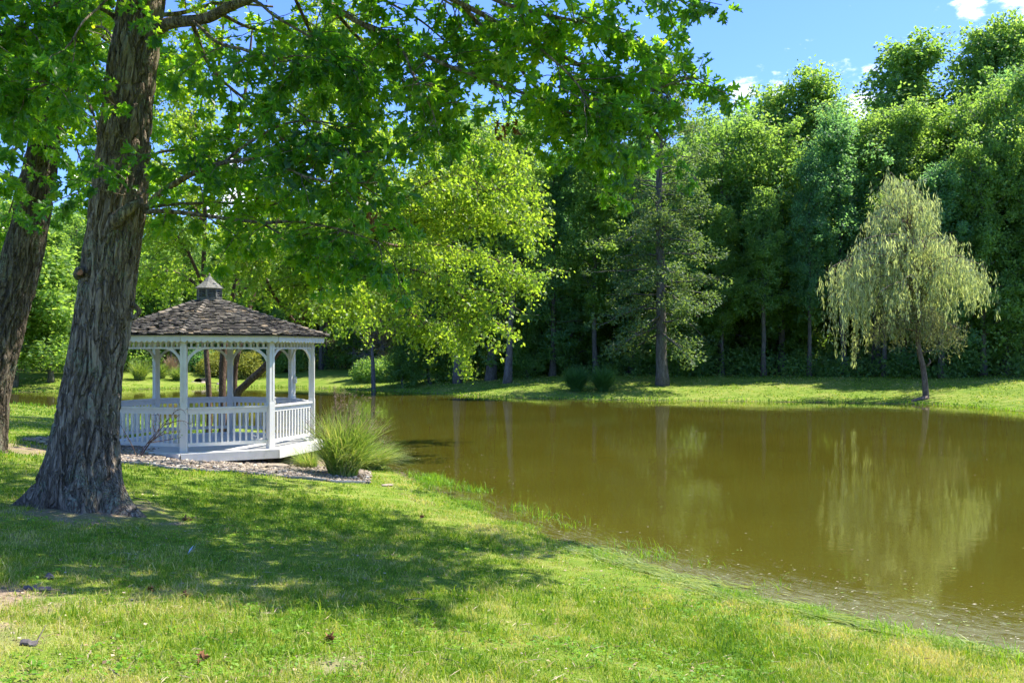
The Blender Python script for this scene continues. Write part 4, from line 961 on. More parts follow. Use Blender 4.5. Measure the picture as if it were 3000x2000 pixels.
def left_oak():
    Y = float(TR2[1])
    rows = [(0, 173, 260), (200, 132, 222), (400, 87, 180), (600, 46, 153), (800, -5, 112), (900, -35, 85), (1000, -55, 62), (1100, -78, 35), (1200, -96, 20), (1300, -102, 16), (1322, -103, 16)]
    mb, axis, rad = oak_trunk('trunk', rows, Y, 110, [(-.5, .35, .14, .22), (-2.4, .4, .2, .25)], 8, zstep=.05, top_z=13)
    base = np.array([at_x(-45, Y), Y, CAM_Z - (1322 - HY) / F * Y])
    e = empty('oak_tree', base, 'darker oak trunk leaning right at the left edge of the photo, behind the big oak', 'tree')
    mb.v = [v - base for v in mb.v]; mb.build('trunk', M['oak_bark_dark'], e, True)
    P = lambda px, py, Yd: pix(px, py, Yd) - base; LV = MB()
    limbs = [([(250, 60, Y), (300, 30, Y), (350, 55, Y - .3), (420, 60, Y - .5)], .07, .02, 6), ([(235, -20, Y), (290, -10, Y - .5), (330, 20, Y - 1)], .08, .03, 4), ([(255, 70, Y), (330, 50, Y + .2), (520, 40, Y + .5), (640, 10, Y + .5), (800, 20, Y + .5)], .06, .02, 20),
             ([(120, 310, Y), (60, 305, Y - .8), (0, 288, Y - 1.4), (-80, 290, Y - 2)], .03, .015, 18), ([(150, 330, Y), (80, 340, Y - 1.5), (20, 300, Y - 3), (-60, 260, Y - 4)], .03, .01, 24),
             ([(80, 400, Y), (20, 460, Y - 1), (-60, 500, Y - 2)], .03, .01, 14), ([(200, 200, Y), (260, 300, Y - 1), (300, 420, Y - 1.5), (330, 520, Y - 2)], .03, .01, 22),
             ([(190, 150, Y), (250, 200, Y + 1), (330, 280, Y + 2), (420, 340, Y + 3)], .03, .01, 24), ([(210, 60, Y), (120, 80, Y + 1), (20, 120, Y + 1.5), (-80, 150, Y + 2)], .04, .01, 28),
             ([(200, 100, Y), (140, 160, Y - 2), (60, 180, Y - 3), (0, 210, Y - 4)], .03, .01, 26), ([(160, 280, Y), (200, 380, Y + 1.5), (240, 480, Y + 2), (260, 580, Y + 2.4)], .025, .01, 24),
             ([(250, 60, Y), (340, 140, Y + 2), (430, 170, Y + 3), (560, 160, Y + 4)], .04, .01, 30), ([(100, 420, Y), (60, 520, Y + 1.5), (20, 640, Y + 2), (-20, 700, Y + 2)], .025, .01, 20),
             ([(215, 100, Y), (300, 80, Y - 2.5), (350, 160, Y - 3), (380, 230, Y - 3.2)], .025, .01, 20)]
    for pts_, r0, r1, n in limbs:
        lb = MB(); L = smooth_line([P(*p) for p in pts_], 5); lb.tube(L, np.linspace(r0, r1, len(L)), 7); twigs_along(LV, lb, L, n, (.5, 1.1), 18, size=.155); lb.build('limb', M['oak_bark'], e, True)
    C = crown_fill(420, np.array([-17, 11, 8.5]), [-3.5, 23, 14], lambda C: above_frame(C), 6)
    clump_leaves(LV, C - base, .7, 30, .2, OAK_V, OAK_F, flatten=.5, droop=.3, up=.9)
    for d in ((.8, -.3, .5), (-.6, -.6, .6), (-.3, .8, .6), (.5, .6, .7)):
        lb = MB(); L = bend(axis(9.5) - base, d, 5, 9, .05, .1); lb.tube(L, np.linspace(.13, .03, 10), 8); lb.build('limb', M['oak_bark'], e, True)
    LV.build('crown', M['oak_leaf'], e)
left_oak()

# ------------------------------------------------------------------ the gazebo
def clip_strip(poly, t, a, b):
    def half(P, nrm, d):
        o = []
        for i in range(len(P)):
            p, q = P[i], P[(i + 1) % len(P)]; sp, sq = p @ nrm - d, q @ nrm - d
            if sp <= 0: o.append(p)
            if (sp < 0) != (sq < 0) and abs(sp - sq) > 1e-9: o.append(p + (q - p) * sp / (sp - sq))
        return o
    n = np.array(t, float); P = half(poly, n, b)
    return half(P, -n, -a) if len(P) > 2 else []
def gazebo():
    g = empty('gazebo', (GC[0], GC[1], DECK), 'white octagonal wooden gazebo with shingled roof and louvred cupola at the pond edge', 'gazebo')
    W = M['paint']; ang = [GT + i * math.pi / 4 for i in range(8)]
    pt = lambda i, r: np.array([r * math.cos(ang[i % 8]), r * math.sin(ang[i % 8])])
    # floor boards
    octo = [pt(i, 2.42) for i in range(8)]; fd = MB(); dr = np.array([math.cos(1.95), math.sin(1.95)])
    a = -2.6
    while a < 2.6:
        P = clip_strip(octo, dr, a, a + .134)
        if len(P) > 2: fd.prism([tuple(p) for p in P], -.036, rng.random() * .0016)
        a += .14
    fd.build('floor', W, g)
    for i in range(8):      # skirt boards round the deck
        p, q = pt(i, 2.455), pt(i + 1, 2.455); c = (p + q) / 2; L = np.linalg.norm(q - p); rz = math.atan2(*(q - p)[::-1])
        b = MB(); b.box((0, 0, 0), (L - (.03 if i in (0, 7) else -.01), .035, .17), 0); b.box((0, .03, -.005), (L - .1, .03, .13), 0)
        o = b.build('skirt_board', W, g); o.location = (c[0], c[1], -.088 - .002 * (i % 3)); o.rotation_euler = (0, 0, rz)
    for i in range(8):
        p = pt(i, 2.1); b = MB(); b.box((p[0], p[1], -.40), (.14, .14, .55), ang[i]); b.build('foundation_post', M['dark_wood'], g)
    fr = MB(); fr.prism([tuple(pt(i, 2.3)) for i in range(8)], -.16, -.045); fr.build('deck_frame', M['dark_wood'], g)
    # posts, one shape used eight times: core with corner trims, wider foot up to the rail
    pb = MB(); pb.box((0, 0, 1.15), (.100, .100, 2.32)); pb.box((0, 0, .455), (.128, .128, .905)); pb.box((0, 0, .925), (.118, .118, .035))
    for sx in (-1, 1):
        for sy in (-1, 1): pb.box((sx * .036, sy * .036, 1.50), (.046, .046, 1.10))
    pm = pb.mesh('post', W)
    for i in range(8):
        o = bpy.data.objects.new('post', pm); col.objects.link(o); o.parent = g; p = pt(i, GR); o.location = (p[0], p[1], 0); o.rotation_euler = (0, 0, ang[i])
    SL = 2 * GR * math.sin(math.pi / 8); clear = SL - .125
    # railing, balusters, frieze, spindles, brackets and fascia for each side
    rb = MB(); rb.box((0, 0, .842), (clear - .002, .115, .034)); rb.box((0, 0, .775), (clear - .004, .04, .092)); rb.box((0, .004, .80), (clear - .004, .055, .03)); rb.box((0, 0, .140), (clear - .004, .05, .068))
    rm = rb.mesh('railing', W); bb = MB(); bb.box((0, 0, .4515), (.036, .032, .553)); bm_ = bb.mesh('baluster', W)
    zb = MB(); zb.box((0, 0, 2.007), (clear - .002, .07, .034)); zb.box((0, 0, 2.175), (clear - .002, .05, .10)); zm = zb.mesh('frieze', W)
    sb = MB(); sb.box((0, 0, 2.0745), (.036, .034, .098)); sm = sb.mesh('spindle', W)
    n = 9; th = np.linspace(0, np.pi / 2, n)
    arc = np.c_[.40 * (1 - np.cos(th)), -.38 * (1 - np.sin(th))]         # from the post down low to the frieze
    prof = [(0.0, -.38)] + [tuple(a) for a in arc[1:-1]] + [(.40, 0.0), (.335, 0.0)] + [(.17, 0.0)] + [(0.0, -.15)]
    def bracket(s):
        P = np.array(prof); t = .034; V = np.concatenate([np.c_[P[:, 0] * s, np.full(len(P), -t / 2), P[:, 1]], np.c_[P[:, 0] * s, np.full(len(P), t / 2), P[:, 1]]]); k = len(P)
        F_ = [list(range(k)), list(range(2 * k - 1, k - 1, -1))] + [[i, k + i, k + (i + 1) % k, (i + 1) % k] for i in range(k)]
        if s < 0: F_ = [f[::-1] for f in F_]
        return MB().add(V, F_).mesh('bracket', W)
    brm = [bracket(1), bracket(-1)]
    # scalloped fascia board
    FL = 2 * 2.43 * math.sin(math.pi / 8); nf = 15 * 8; xs = np.linspace(-FL / 2, FL / 2, nf + 1); zl = -.036 * np.abs(np.sin((xs / FL + .5) * 15 * np.pi)) ** .9
    V = np.concatenate([np.c_[xs, xs * 0 - .011, zl], np.c_[xs, xs * 0 - .011, xs * 0 + .118], np.c_[xs, xs * 0 + .011, zl], np.c_[xs, xs * 0 + .011, xs * 0 + .118]]); k = nf + 1; i_ = np.arange(nf)
    q = lambda a, b_, c, d: np.stack([a, b_, c, d], -1)
    Fq = np.concatenate([q(i_, i_ + 1, k + i_ + 1, k + i_), q(2 * k + i_ + 1, 2 * k + i_, 3 * k + i_, 3 * k + i_ + 1), q(i_ + 1, i_, 2 * k + i_, 2 * k + i_ + 1), q(k + i_, k + i_ + 1, 3 * k + i_ + 1, 3 * k + i_)])
    fm = MB(); fm.add(V, Fq); fm = fm.mesh('fascia', W)
    def inst(nm, me, parent, loc, rz):
        o = bpy.data.objects.new(nm, me); col.objects.link(o); o.parent = parent; o.location = [float(v) for v in loc]; o.rotation_euler = (0, 0, rz); return o
    for i in range(8):
        p, q_ = pt(i, GR), pt(i + 1, GR); c = (p + q_) / 2; rz = math.atan2(*(q_ - p)[::-1])
        if i != 6:
            rl = inst('railing', rm, g, (*c, 0), rz)
            for s in range(13): inst('baluster', bm_, rl, ((s - 6) * (clear / 13.2), 0, 0), 0)
        fz = inst('frieze', zm, g, (*c, 0), rz)
        for s in range(12): inst('spindle', sm, fz, ((s - 5.5) * (clear / 12.2), 0, 0), 0)
        u = (q_ - p) / np.linalg.norm(q_ - p)
        for s, me in ((1, brm[0]), (-1, brm[1])): inst('bracket', me, g, (*(c - s * u * (clear / 2 + .002)), 1.988), rz)
        p2, q2 = pt(i, 2.43), pt(i + 1, 2.43); c2 = (p2 + q2) / 2; inst('fascia', fm, g, (*c2, 2.152), rz)
    # the roof: sheathing and lapped shakes, panel by panel
    R0, R1, Z0, Z1 = 2.52, .26, 2.262, 3.02
    prof_z = lambda t: Z0 + (Z1 - Z0) * t - .02 * math.sin(math.pi * t)
    for i in range(8):
        am = ang[i] + math.pi / 8; nrm = np.array([math.cos(am), math.sin(am), 0]); tan = np.array([-math.sin(am), math.cos(am), 0]); up = np.array([0, 0, 1.])
        ap, hw = math.cos(math.pi / 8), math.sin(math.pi / 8)
        def pos(u, t, h=0):
            rr = R0 + (R1 - R0) * t; s = unit(nrm * ap * (R1 - R0) + up * (Z1 - Z0)); nn = unit(np.cross(tan, s)); nn = nn if nn[2] > 0 else -nn
            return nrm * ap * rr + tan * u + up * prof_z(t) + nn * h
        b = MB(); T = np.linspace(0, 1, 8); V = []
        for t in T:
            w_ = (R0 + (R1 - R0) * t) * hw
            V += [pos(-w_, t, -.02), pos(w_, t, -.02), pos(-w_, t, -.004), pos(w_, t, -.004)]
        F_ = []
        for a_ in range(7):
            o_ = a_ * 4; F_ += [[o_ + 2, o_ + 3, o_ + 7, o_ + 6], [o_ + 1, o_, o_ + 4, o_ + 5]]
        F_.append([0, 1, 3, 2]); b.add(V, F_)
        rows = 22
        for j in range(rows):
            t0 = j / rows - .012; t1 = t0 + 1.9 / rows; w0 = (R0 + (R1 - R0) * max(t0, 0)) * hw; u = -w0 - rng.random() * .06
            while u < w0:
                wd = .075 + .085 * rng.random(); ua, ub = max(u, -w0), min(u + wd - .006, w0)
                if ub - ua > .02:
                    w1 = (R0 + (R1 - R0) * min(t1, 1)) * hw; lift = .022 + .018 * rng.random(); j0 = t0 + rng.normal() * .004; hl = lift + .012 * rng.normal() * .6; th_ = .011 + .005 * rng.random()
                    cl = lambda x: float(np.clip(x, -w1, w1)); tt = min(t1, .995)
                    VV = [pos(ua, j0, lift), pos(ub, j0, hl), pos(cl(ub), tt, 0.0), pos(cl(ua), tt, 0.0)]
                    VV += [pos(ua, j0, lift + th_), pos(ub, j0, hl + th_), pos(cl(ub), tt, th_ * .4), pos(cl(ua), tt, th_ * .4)]
                    b.add(VV, [[0, 3, 2, 1], [4, 5, 6, 7], [0, 1, 5, 4], [1, 2, 6, 5], [3, 0, 4, 7]])
                u += wd
        b.build('roof_panel', M['shake'], g)
        # hip caps: a lapped pair of boards over the corner
        h = MB(); ca = ang[i]; rad_ = np.array([math.cos(ca), math.sin(ca), 0]); tn = np.array([-math.sin(ca), math.cos(ca), 0])
        for j in range(15):
            t0 = j / 15 - .01; t1 = t0 + 1.5 / 15
            for s in (-1, 1):
                l0, l1 = .045 + .012 * rng.random(), .022
                A = rad_ * (R0 + (R1 - R0) * t0 + .01) + up * (prof_z(t0) + l0); B = rad_ * (R0 + (R1 - R0) * min(t1, 1)) + up * (prof_z(min(t1, 1)) + l1); o_ = tn * s * .085 + up * -.028 - rad_ * .0
                e_ = up * .012
                h.add([A, A + o_, B + o_, B, A + e_, A + o_ + e_, B + o_ + e_, B + e_], [[0, 1, 2, 3][::s], [4, 7, 6, 5][::s], [0, 4, 5, 1][::s], [1, 5, 6, 2][::s]])
        h.build('hip_cap', M['shake'], g)
        r_ = MB(); P0 = np.array([*pt(i, 2.35), 2.215]); P1 = np.array([*pt(i, .2), 2.93]); r_.tube([P0, P1], .035, 4); r_.build('rafter', W, g)
    # cupola
    cu = empty('cupola', (0, 0, 0)); cu.parent = g
    zc = 2.99; GW = M['greywood']
    b = MB(); b.prism([(.262 * math.cos(a_), .262 * math.sin(a_)) for a_ in ang], zc - .06, zc + .085); b.prism([(.272 * math.cos(a_), .272 * math.sin(a_)) for a_ in ang], zc + .085, zc + .10)
    b.prism([(.262 * math.cos(a_), .262 * math.sin(a_)) for a_ in ang], zc + .265, zc + .305)
    for a_ in ang: b.box((.25 * math.cos(a_), .25 * math.sin(a_), zc + .182), (.034, .034, .166), a_)
    b.build('cupola_frame', GW, cu)
    b = MB(); b.prism([(.19 * math.cos(a_), .19 * math.sin(a_)) for a_ in ang], zc + .10, zc + .264); b.build('cupola_core', M['black'], cu)
    for i in range(8):
        am = ang[i] + math.pi / 8; lo_ = MB()
        for j in range(4):
            zz = zc + .124 + j * .04; r_ = .232 * 1.0
            Mx = np.array(Matrix.Rotation(am, 3, 'Z') @ Matrix.Rotation(R(35), 3, 'Y')); lo_.box((.228 * math.cos(am), .228 * math.sin(am), zz), (.045, .155, .007), M=Mx)
        lo_.build('louvre', GW, cu)
    b = MB(); rr = [(.315, .30), (.305, .312), (.22, .375), (.13, .45), (.06, .53), (.018, .575)]
    V = []; 
    for r_, z_ in rr: V += [(r_ * math.cos(a_), r_ * math.sin(a_), zc + z_) for a_ in ang]
    F_ = [[a_ * 8 + j, a_ * 8 + (j + 1) % 8, (a_ + 1) * 8 + (j + 1) % 8, (a_ + 1) * 8 + j] for a_ in range(5) for j in range(8)] + [list(range(8))[::-1]]
    b.add(V, F_); b.build('cupola_roof', GW, cu)
    b = MB(); b.tube([(0, 0, zc + .57), (0, 0, zc + .60), (0, 0, zc + .63), (0, 0, zc + .66)], [.018, .026, .012, .004], 8); b.build('finial', GW, cu)
    # outlet box on the far right post
    p = pt(3, GR); b = MB(); b.box((p[0] + .085, p[1] - .03, 1.27), (.07, .06, .14), 0); b.box((p[0] + .085, p[1] - .062, 1.27), (.05, .008, .11), 0); b.build('outlet_box', W, g)
    return pt
PT = gazebo()

# fallen twigs lying on the roof
def fallen_branch(P, r, label, name='fallen_branch'):
    mb = MB(); L = smooth_line(P, 5); mb.tube(L, np.linspace(r, r * .4, len(L)), 5)
    for q in range(3):
        i = 3 + q * (len(L) // 4); d = unit(L[min(i + 1, len(L) - 1)] - L[i - 1] + rng.normal(size=3) * .012); mb.tube(bend(L[i], d + np.array([.2 - .3 * (q % 2), 0, .1]), .25, 4, .02, .1), np.linspace(r * .5, r * .2, 5), 4, False)
    tag(mb.build(name, M['twig']), label, 'branch')
def roofp(a, r):   # point on the roof
    t = (2.52 - r) / 2.26; return np.array([GC[0] + r * math.cos(a) * .95, GC[1] + r * math.sin(a) * .95, DECK + 2.262 + .758 * t + .055])
fallen_branch([roofp(GT - .95, 2.1), roofp(GT - .6, 1.75), roofp(GT - .25, 1.45), roofp(GT - .02, 1.35)], .014, 'pale bare branch lying across the left front of the gazebo roof')
fallen_branch([roofp(GT + .02, 1.4), roofp(GT + .25, 1.5), roofp(GT + .45, 1.75), roofp(GT + .62, 2.1)], .012, 'dark bare branch lying on the middle front of the gazebo roof')
# the little figure on the railing at the right front post
def figurine():
    p = PT(1, GR); u = unit(PT(2, GR) - p); c = np.array([GC[0] + p[0] + u[0] * .125, GC[1] + p[1] + u[1] * .125 - .01, DECK + .86])
    e = empty('figurine', c, 'small pale stone animal figure sitting on the railing beside the right front post', 'figurine')
    b = MB(); b.tube([(0, 0, 0), (0, 0, .02), (.002, 0, .06), (.006, 0, .10), (.012, -.002, .125)], [.032, .040, .036, .026, .02], 10); b.build('body', M['stone_figure'], e, True)
    b = MB(); b.tube([(-.012, 0, .125), (0, -.004, .142), (.018, -.008, .146), (.042, -.012, .136), (.052, -.014, .130)], [.012, .027, .027, .016, .008], 10)
    for s in (-1, 1): b.tube([(-.004, s * .016, .160), (-.010, s * .02, .180)], [.010, .004], 6)
    b.build('head', M['stone_figure'], e, True)
    b = MB(); 
    for s in (-1, 1): b.tube([(.02, s * .016, .085), (.034, s * .016, .05), (.038, s * .016, .0)], [.011, .009, .012], 7)
    b.build('forelegs', M['stone_figure'], e, True)
figurine()

# ------------------------------------------------------------------ the gravel bed, its edging and plants
def gravel():
    mb = MB(); t = (1 + 5 ** .5) / 2
    I = unit(np.array([(-1, t, 0), (1, t, 0), (-1, -t, 0), (1, -t, 0), (0, -1, t), (0, 1, t), (0, -1, -t), (0, 1, -t), (t, 0, -1), (t, 0, 1), (-t, 0, -1), (-t, 0, 1)]))
    IF = np.array([(0, 11, 5), (0, 5, 1), (0, 1, 7), (0, 7, 10), (0, 10, 11), (1, 5, 9), (5, 11, 4), (11, 10, 2), (10, 7, 6), (7, 1, 8), (3, 9, 4), (3, 4, 2), (3, 2, 6), (3, 6, 8), (3, 8, 9), (4, 9, 5), (2, 4, 11), (6, 2, 10), (8, 6, 7), (9, 8, 1)])
    n = 11000; x = rng.uniform(-10, -2.6, n); y = rng.uniform(16, 21, n); ok = in_poly(x, y, BED) & (y < 19.6 + .1 * rng.normal(size=n)); x, y = x[ok], y[ok]
    z = gz(x, y); n = len(x); s = (.018 + .026 * rng.random(n) ** 2)[:, None] * (.7 + .6 * rng.random((n, 3))) * [1.25, 1.25, .7]
    a = rng.random(n) * 6.28; V = I[None] * s[:, None] * (1 + .18 * rng.normal(size=(n, 12, 1)))
    c, sn = np.cos(a)[:, None], np.sin(a)[:, None]; V = np.stack([V[..., 0] * c - V[..., 1] * sn, V[..., 0] * sn + V[..., 1] * c, V[..., 2]], -1) + np.c_[x, y, z + .012 + .02 * rng.random(n)][:, None]
    mb.add(V.reshape(-1, 3), (np.arange(n)[:, None, None] * 12 + IF[None]).reshape(-1, 3))
    tag(mb.build('gravel', M['gravel']), 'pale river pebbles spread in the bed under and in front of the gazebo', 'gravel', kind='stuff'); print('pebbles', n)
gravel()
for i, (px, py, s, lb) in enumerate(((803, 1369, (.26, .14, .05), 'flat tan fieldstone under the right front corner of the gazebo'), (835, 1360, (.18, .12, .06), 'rounded tan stone on the gravel right of the flat tan fieldstone'), (868, 1352, (.13, .10, .06), 'small pale stone on the gravel near the ornamental grass'),
                                     (600, 1366, (.16, .09, .035), 'flat pinkish paving stone in the gravel below the gazebo front'), (478, 1357, (.16, .08, .03), 'flat pale stone in the gravel left of the front post'), (1135, 1424, (.12, .07, .02), 'small pale flat stone in the grass at the pond edge'))):
    c = ground_at(px, py, 12, 30); rock('flat_stone', c + [0, 0, .02], s, lb, 'stone', seed=20 + i, rz=i * .7)
def edging():
    pts_ = smooth_line([np.array([*p]) for p in bed_front] , 5); z = gz(pts_[:, 0], pts_[:, 1]); mb = MB(); n = len(pts_)
    T = np.gradient(pts_, axis=0); T /= np.linalg.norm(T, axis=1)[:, None]; N = np.c_[-T[:, 1], T[:, 0]] * .012; up = .035 + .015 * vnoise(np.c_[pts_ * 3, z * 0], 4)
    V = np.concatenate([np.c_[pts_ - N, z - .05], np.c_[pts_ + N, z - .05], np.c_[pts_ + N, z + up], np.c_[pts_ - N, z + up]]); i = np.arange(n - 1); F_ = [np.stack([a * n + i, a * n + i + 1, b * n + i + 1, b * n + i], -1) for a, b in ((0, 1), (1, 2), (2, 3), (3, 0))]
    mb.add(V, np.concatenate(F_)); mb.tube(np.c_[pts_, z + up], .012, 6); tag(mb.build('lawn_edging', M['edging']), 'grey plastic edging strip between the gravel bed and the lawn', 'edging')
edging()
c = ground_at(1005, 1395, 14, 26); grass_clump('ornamental_grass', c, 1.55, .95, 1700, 'clump_leaf', 'large feathery clump of ornamental grass beside the right side of the gazebo', 'ornamental grass', arch=.42, width=.018, segs=6, plumes=46, lean=(.1, 0))
c2 = ground_at(1085, 1372, 14, 26); grass_clump('ornamental_grass', c2, .72, .75, 1000, 'clump_leaf', 'lower arching grass clump at the water edge right of the large feathery one', 'ornamental grass', arch=.6, width=.017, segs=6, plumes=10, lean=(.3, 0))
c3 = ground_at(905, 1372, 14, 26); grass_clump('ornamental_grass', c3, .62, .55, 420, 'clump_leaf', 'thin loose grass at the deck corner left of the large feathery clump', 'ornamental grass', arch=.7, width=.010, lean=(-.15, -.1))
def bare_shrub():
    c = ground_at(405, 1341, 13, 25); e = empty('bare_shrub', c, 'nearly leafless twiggy shrub in front of the left gazebo railing', 'shrub'); Yb = c[1]
    P = lambda px, py, d=0: pix(px, py, Yb + d) - c
    sb = MB(); lines = [[(408, 1341), (440, 1295), (480, 1245), (505, 1215), (520, 1200), (535, 1200), (545, 1215)], [(404, 1341), (430, 1300), (455, 1270), (478, 1240), (500, 1222), (512, 1198), (510, 1184)], [(410, 1340), (445, 1290), (463, 1265), (470, 1235), (462, 1210), (458, 1235)],
                        [(435, 1300), (470, 1275), (505, 1266), (530, 1264)], [(440, 1296), (480, 1290), (515, 1284), (530, 1280)], [(480, 1245), (510, 1235), (535, 1232), (556, 1242), (560, 1238)], [(455, 1265), (448, 1245), (452, 1230)], [(400, 1335), (385, 1300), (362, 1260), (345, 1230)], [(430, 1300), (480, 1262), (500, 1240), (528, 1212)]]
    for l in lines:
        L = smooth_line([P(a, b, rng.normal() * .06) for a, b in l], 4); sb.tube(L, np.linspace(.009, .003, len(L)), 5, False)
        for q in range(6): i = rng.integers(3, len(L) - 1); sb.tube(bend(L[i], unit(rng.normal(size=3) + [0, 0, .5]), .12 + .1 * rng.random(), 3, 0, .2), [.003, .0025, .002, .0015], 3, False)
    sb.build('stems', M['birch_bark'], e); LVb = MB(); Q = np.array([P(520, 1280), P(525, 1283), P(530, 1278), P(510, 1282), P(462, 1238), P(455, 1240), P(505, 1283), P(470, 1232), P(527, 1290)]); LVb_n = len(Q); leaves(LVb, Q + rng.normal(size=Q.shape) * .02, rdir(LVb_n), rdir(LVb_n), .035, DIA_V * [1.4, 1, 1], DIA_F); LVb.build('foliage', M['wood_leaf'], e)
bare_shrub()

# ------------------------------------------------------------------ lawn grass
def make_grass():
    Vs, Fs, dry, n0 = [], [], [], 0
    def batch(n, Y0, Y1, hgt, wd, pw=1.0):
        nonlocal n0
        u = rng.random(n); Y = (Y0 ** pw + u * (Y1 ** pw - Y0 ** pw)) ** (1 / pw); x = rng.uniform(-1, 1, n) * (.60 * Y + .6)
        s = shore_dist(x, Y); dirt = dirt_amount(x, Y)
        pn = vnoise(np.stack([x * 1.7, Y * 1.7, x * 0], -1), 40)
        ok = (s > -.02 + .10 * rng.random(n)) & ~in_poly(x, Y, BED) & (rng.random(n) > dirt * 1.05) & (rng.random(n) < .82 + .4 * pn) & (np.hypot(x - TR1[0] - .1, Y - TR1[1]) > .55)
        x, Y, s = x[ok], Y[ok], s[ok]; n = len(x); z = gz(x, Y)
        hh = hgt * (.5 + .8 * rng.random(n)) * (.9 + .6 * np.clip(vnoise(np.stack([x * .9, Y * .9, x * 0], -1), 41), -.5, 1) + .5 * np.clip(vnoise(np.stack([x * 5, Y * 5, x * 0], -1), 42), -.8, 1)); ww = wd * (.6 + .8 * rng.random(n)) * (.8 + Y / 26)
        a = rng.random(n) * 6.28; side = np.stack([np.cos(a), np.sin(a), 0 * a], -1); b = rng.random(n) * 6.28; ln = (.25 + .85 * rng.random(n) ** 1.3) * hh
        off = np.stack([np.cos(b) * ln, np.sin(b) * ln, 0 * b], -1); up = np.array([0, 0, 1.])
        P0 = np.stack([x, Y, z - .005], -1); P1 = P0 + off * .35 + up * (hh * .6)[:, None]; P2 = P0 + off + up * (hh * (.98 - .3 * (ln / hh)))[:, None]
        w_ = side * ww[:, None] / 2
        V = np.stack([P0 - w_, P0 + w_, P1 - w_ * .8, P1 + w_ * .8, P2], 1).reshape(-1, 3)
        T = (np.arange(n)[:, None, None] * 5 + np.array([[0, 1, 3], [0, 3, 2], [2, 3, 4]])[None]).reshape(-1, 3) + n0
        Vs.append(V); Fs.append(T); n0 += len(V)
        d = np.clip(1 - np.abs(s - .75) / .6, 0, 1) * .7 * (Y < 20) + .85 * np.clip(1 - (Y - 4.5) / 2.4, 0, 1) * np.clip(1.2 - x, 0, 1) + .3 * np.clip(dirt_amount(x, Y) * 2, 0, 1)
        dry.append(np.repeat(d, 5))
    batch(210000, 4.2, 8.5, .052, .0042, 1.3); batch(190000, 8.5, 15, .052, .0062, 1.2); batch(26000, 4.2, 9.5, .10, .0062, 1.2); batch(130000, 15, 27, .055, .010, 1.0); batch(110000, 27, 64, .06, .02, 1.0)
    mb = MB(); mb.v = Vs; mb.f = Fs; mb.n = n0; o = mb.build('grass', M['grass'])
    a = o.data.attributes.new('dry', 'FLOAT', 'POINT'); a.data.foreach_set('value', np.concatenate(dry).astype(np.float32))
    tag(o, 'short mown grass of the lawn round the pond, green with straw coloured patches', 'grass', kind='stuff')
make_grass()

# longer weeds along the waterline
def shore_points(n, r):
    """random points along the near shoreline (right part of the picture) with their tangents"""
    m = 6 * 6 + 1; idx = r.random(n) * (m - 1.01); i = idx.astype(int); p = SHORE[i] + (SHORE[i + 1] - SHORE[i]) * (idx - i)[:, None]; t = unit(SHORE[i + 1] - SHORE[i]); return p, t
def blades(mb, P, h, w, lean=.8):
    n = len(P); h = np.broadcast_to(h, (n,)); a = rng.random(n) * 6.28; side = np.stack([np.cos(a), np.sin(a), 0 * a], -1) * (w * (.6 + .7 * rng.random(n)))[:, None] / 2
    b = rng.random(n) * 6.28; ln = lean * (.15 + .95 * rng.random(n)) * h; off = np.stack([np.cos(b) * ln, np.sin(b) * ln, 0 * b], -1); up = np.array([0, 0, 1.])
    t = np.array([0, .35, .7, 1.]); L = []
    for q in t[:3]:
        C = P + off * q ** 2 + up * (h * (q - .32 * q ** 2.5 * ln / h))[:, None]; L += [C - side * (1 - .45 * q), C + side * (1 - .45 * q)]
    L.append(P + off + up * (h * (1 - .45 * ln / h))[:, None])
    V = np.stack(L, 1).reshape(-1, 3); mb.add(V, (np.arange(n)[:, None, None] * 7 + np.array([[0, 1, 3], [0, 3, 2], [2, 3, 5], [2, 5, 4], [4, 5, 6]])[None]).reshape(-1, 3))
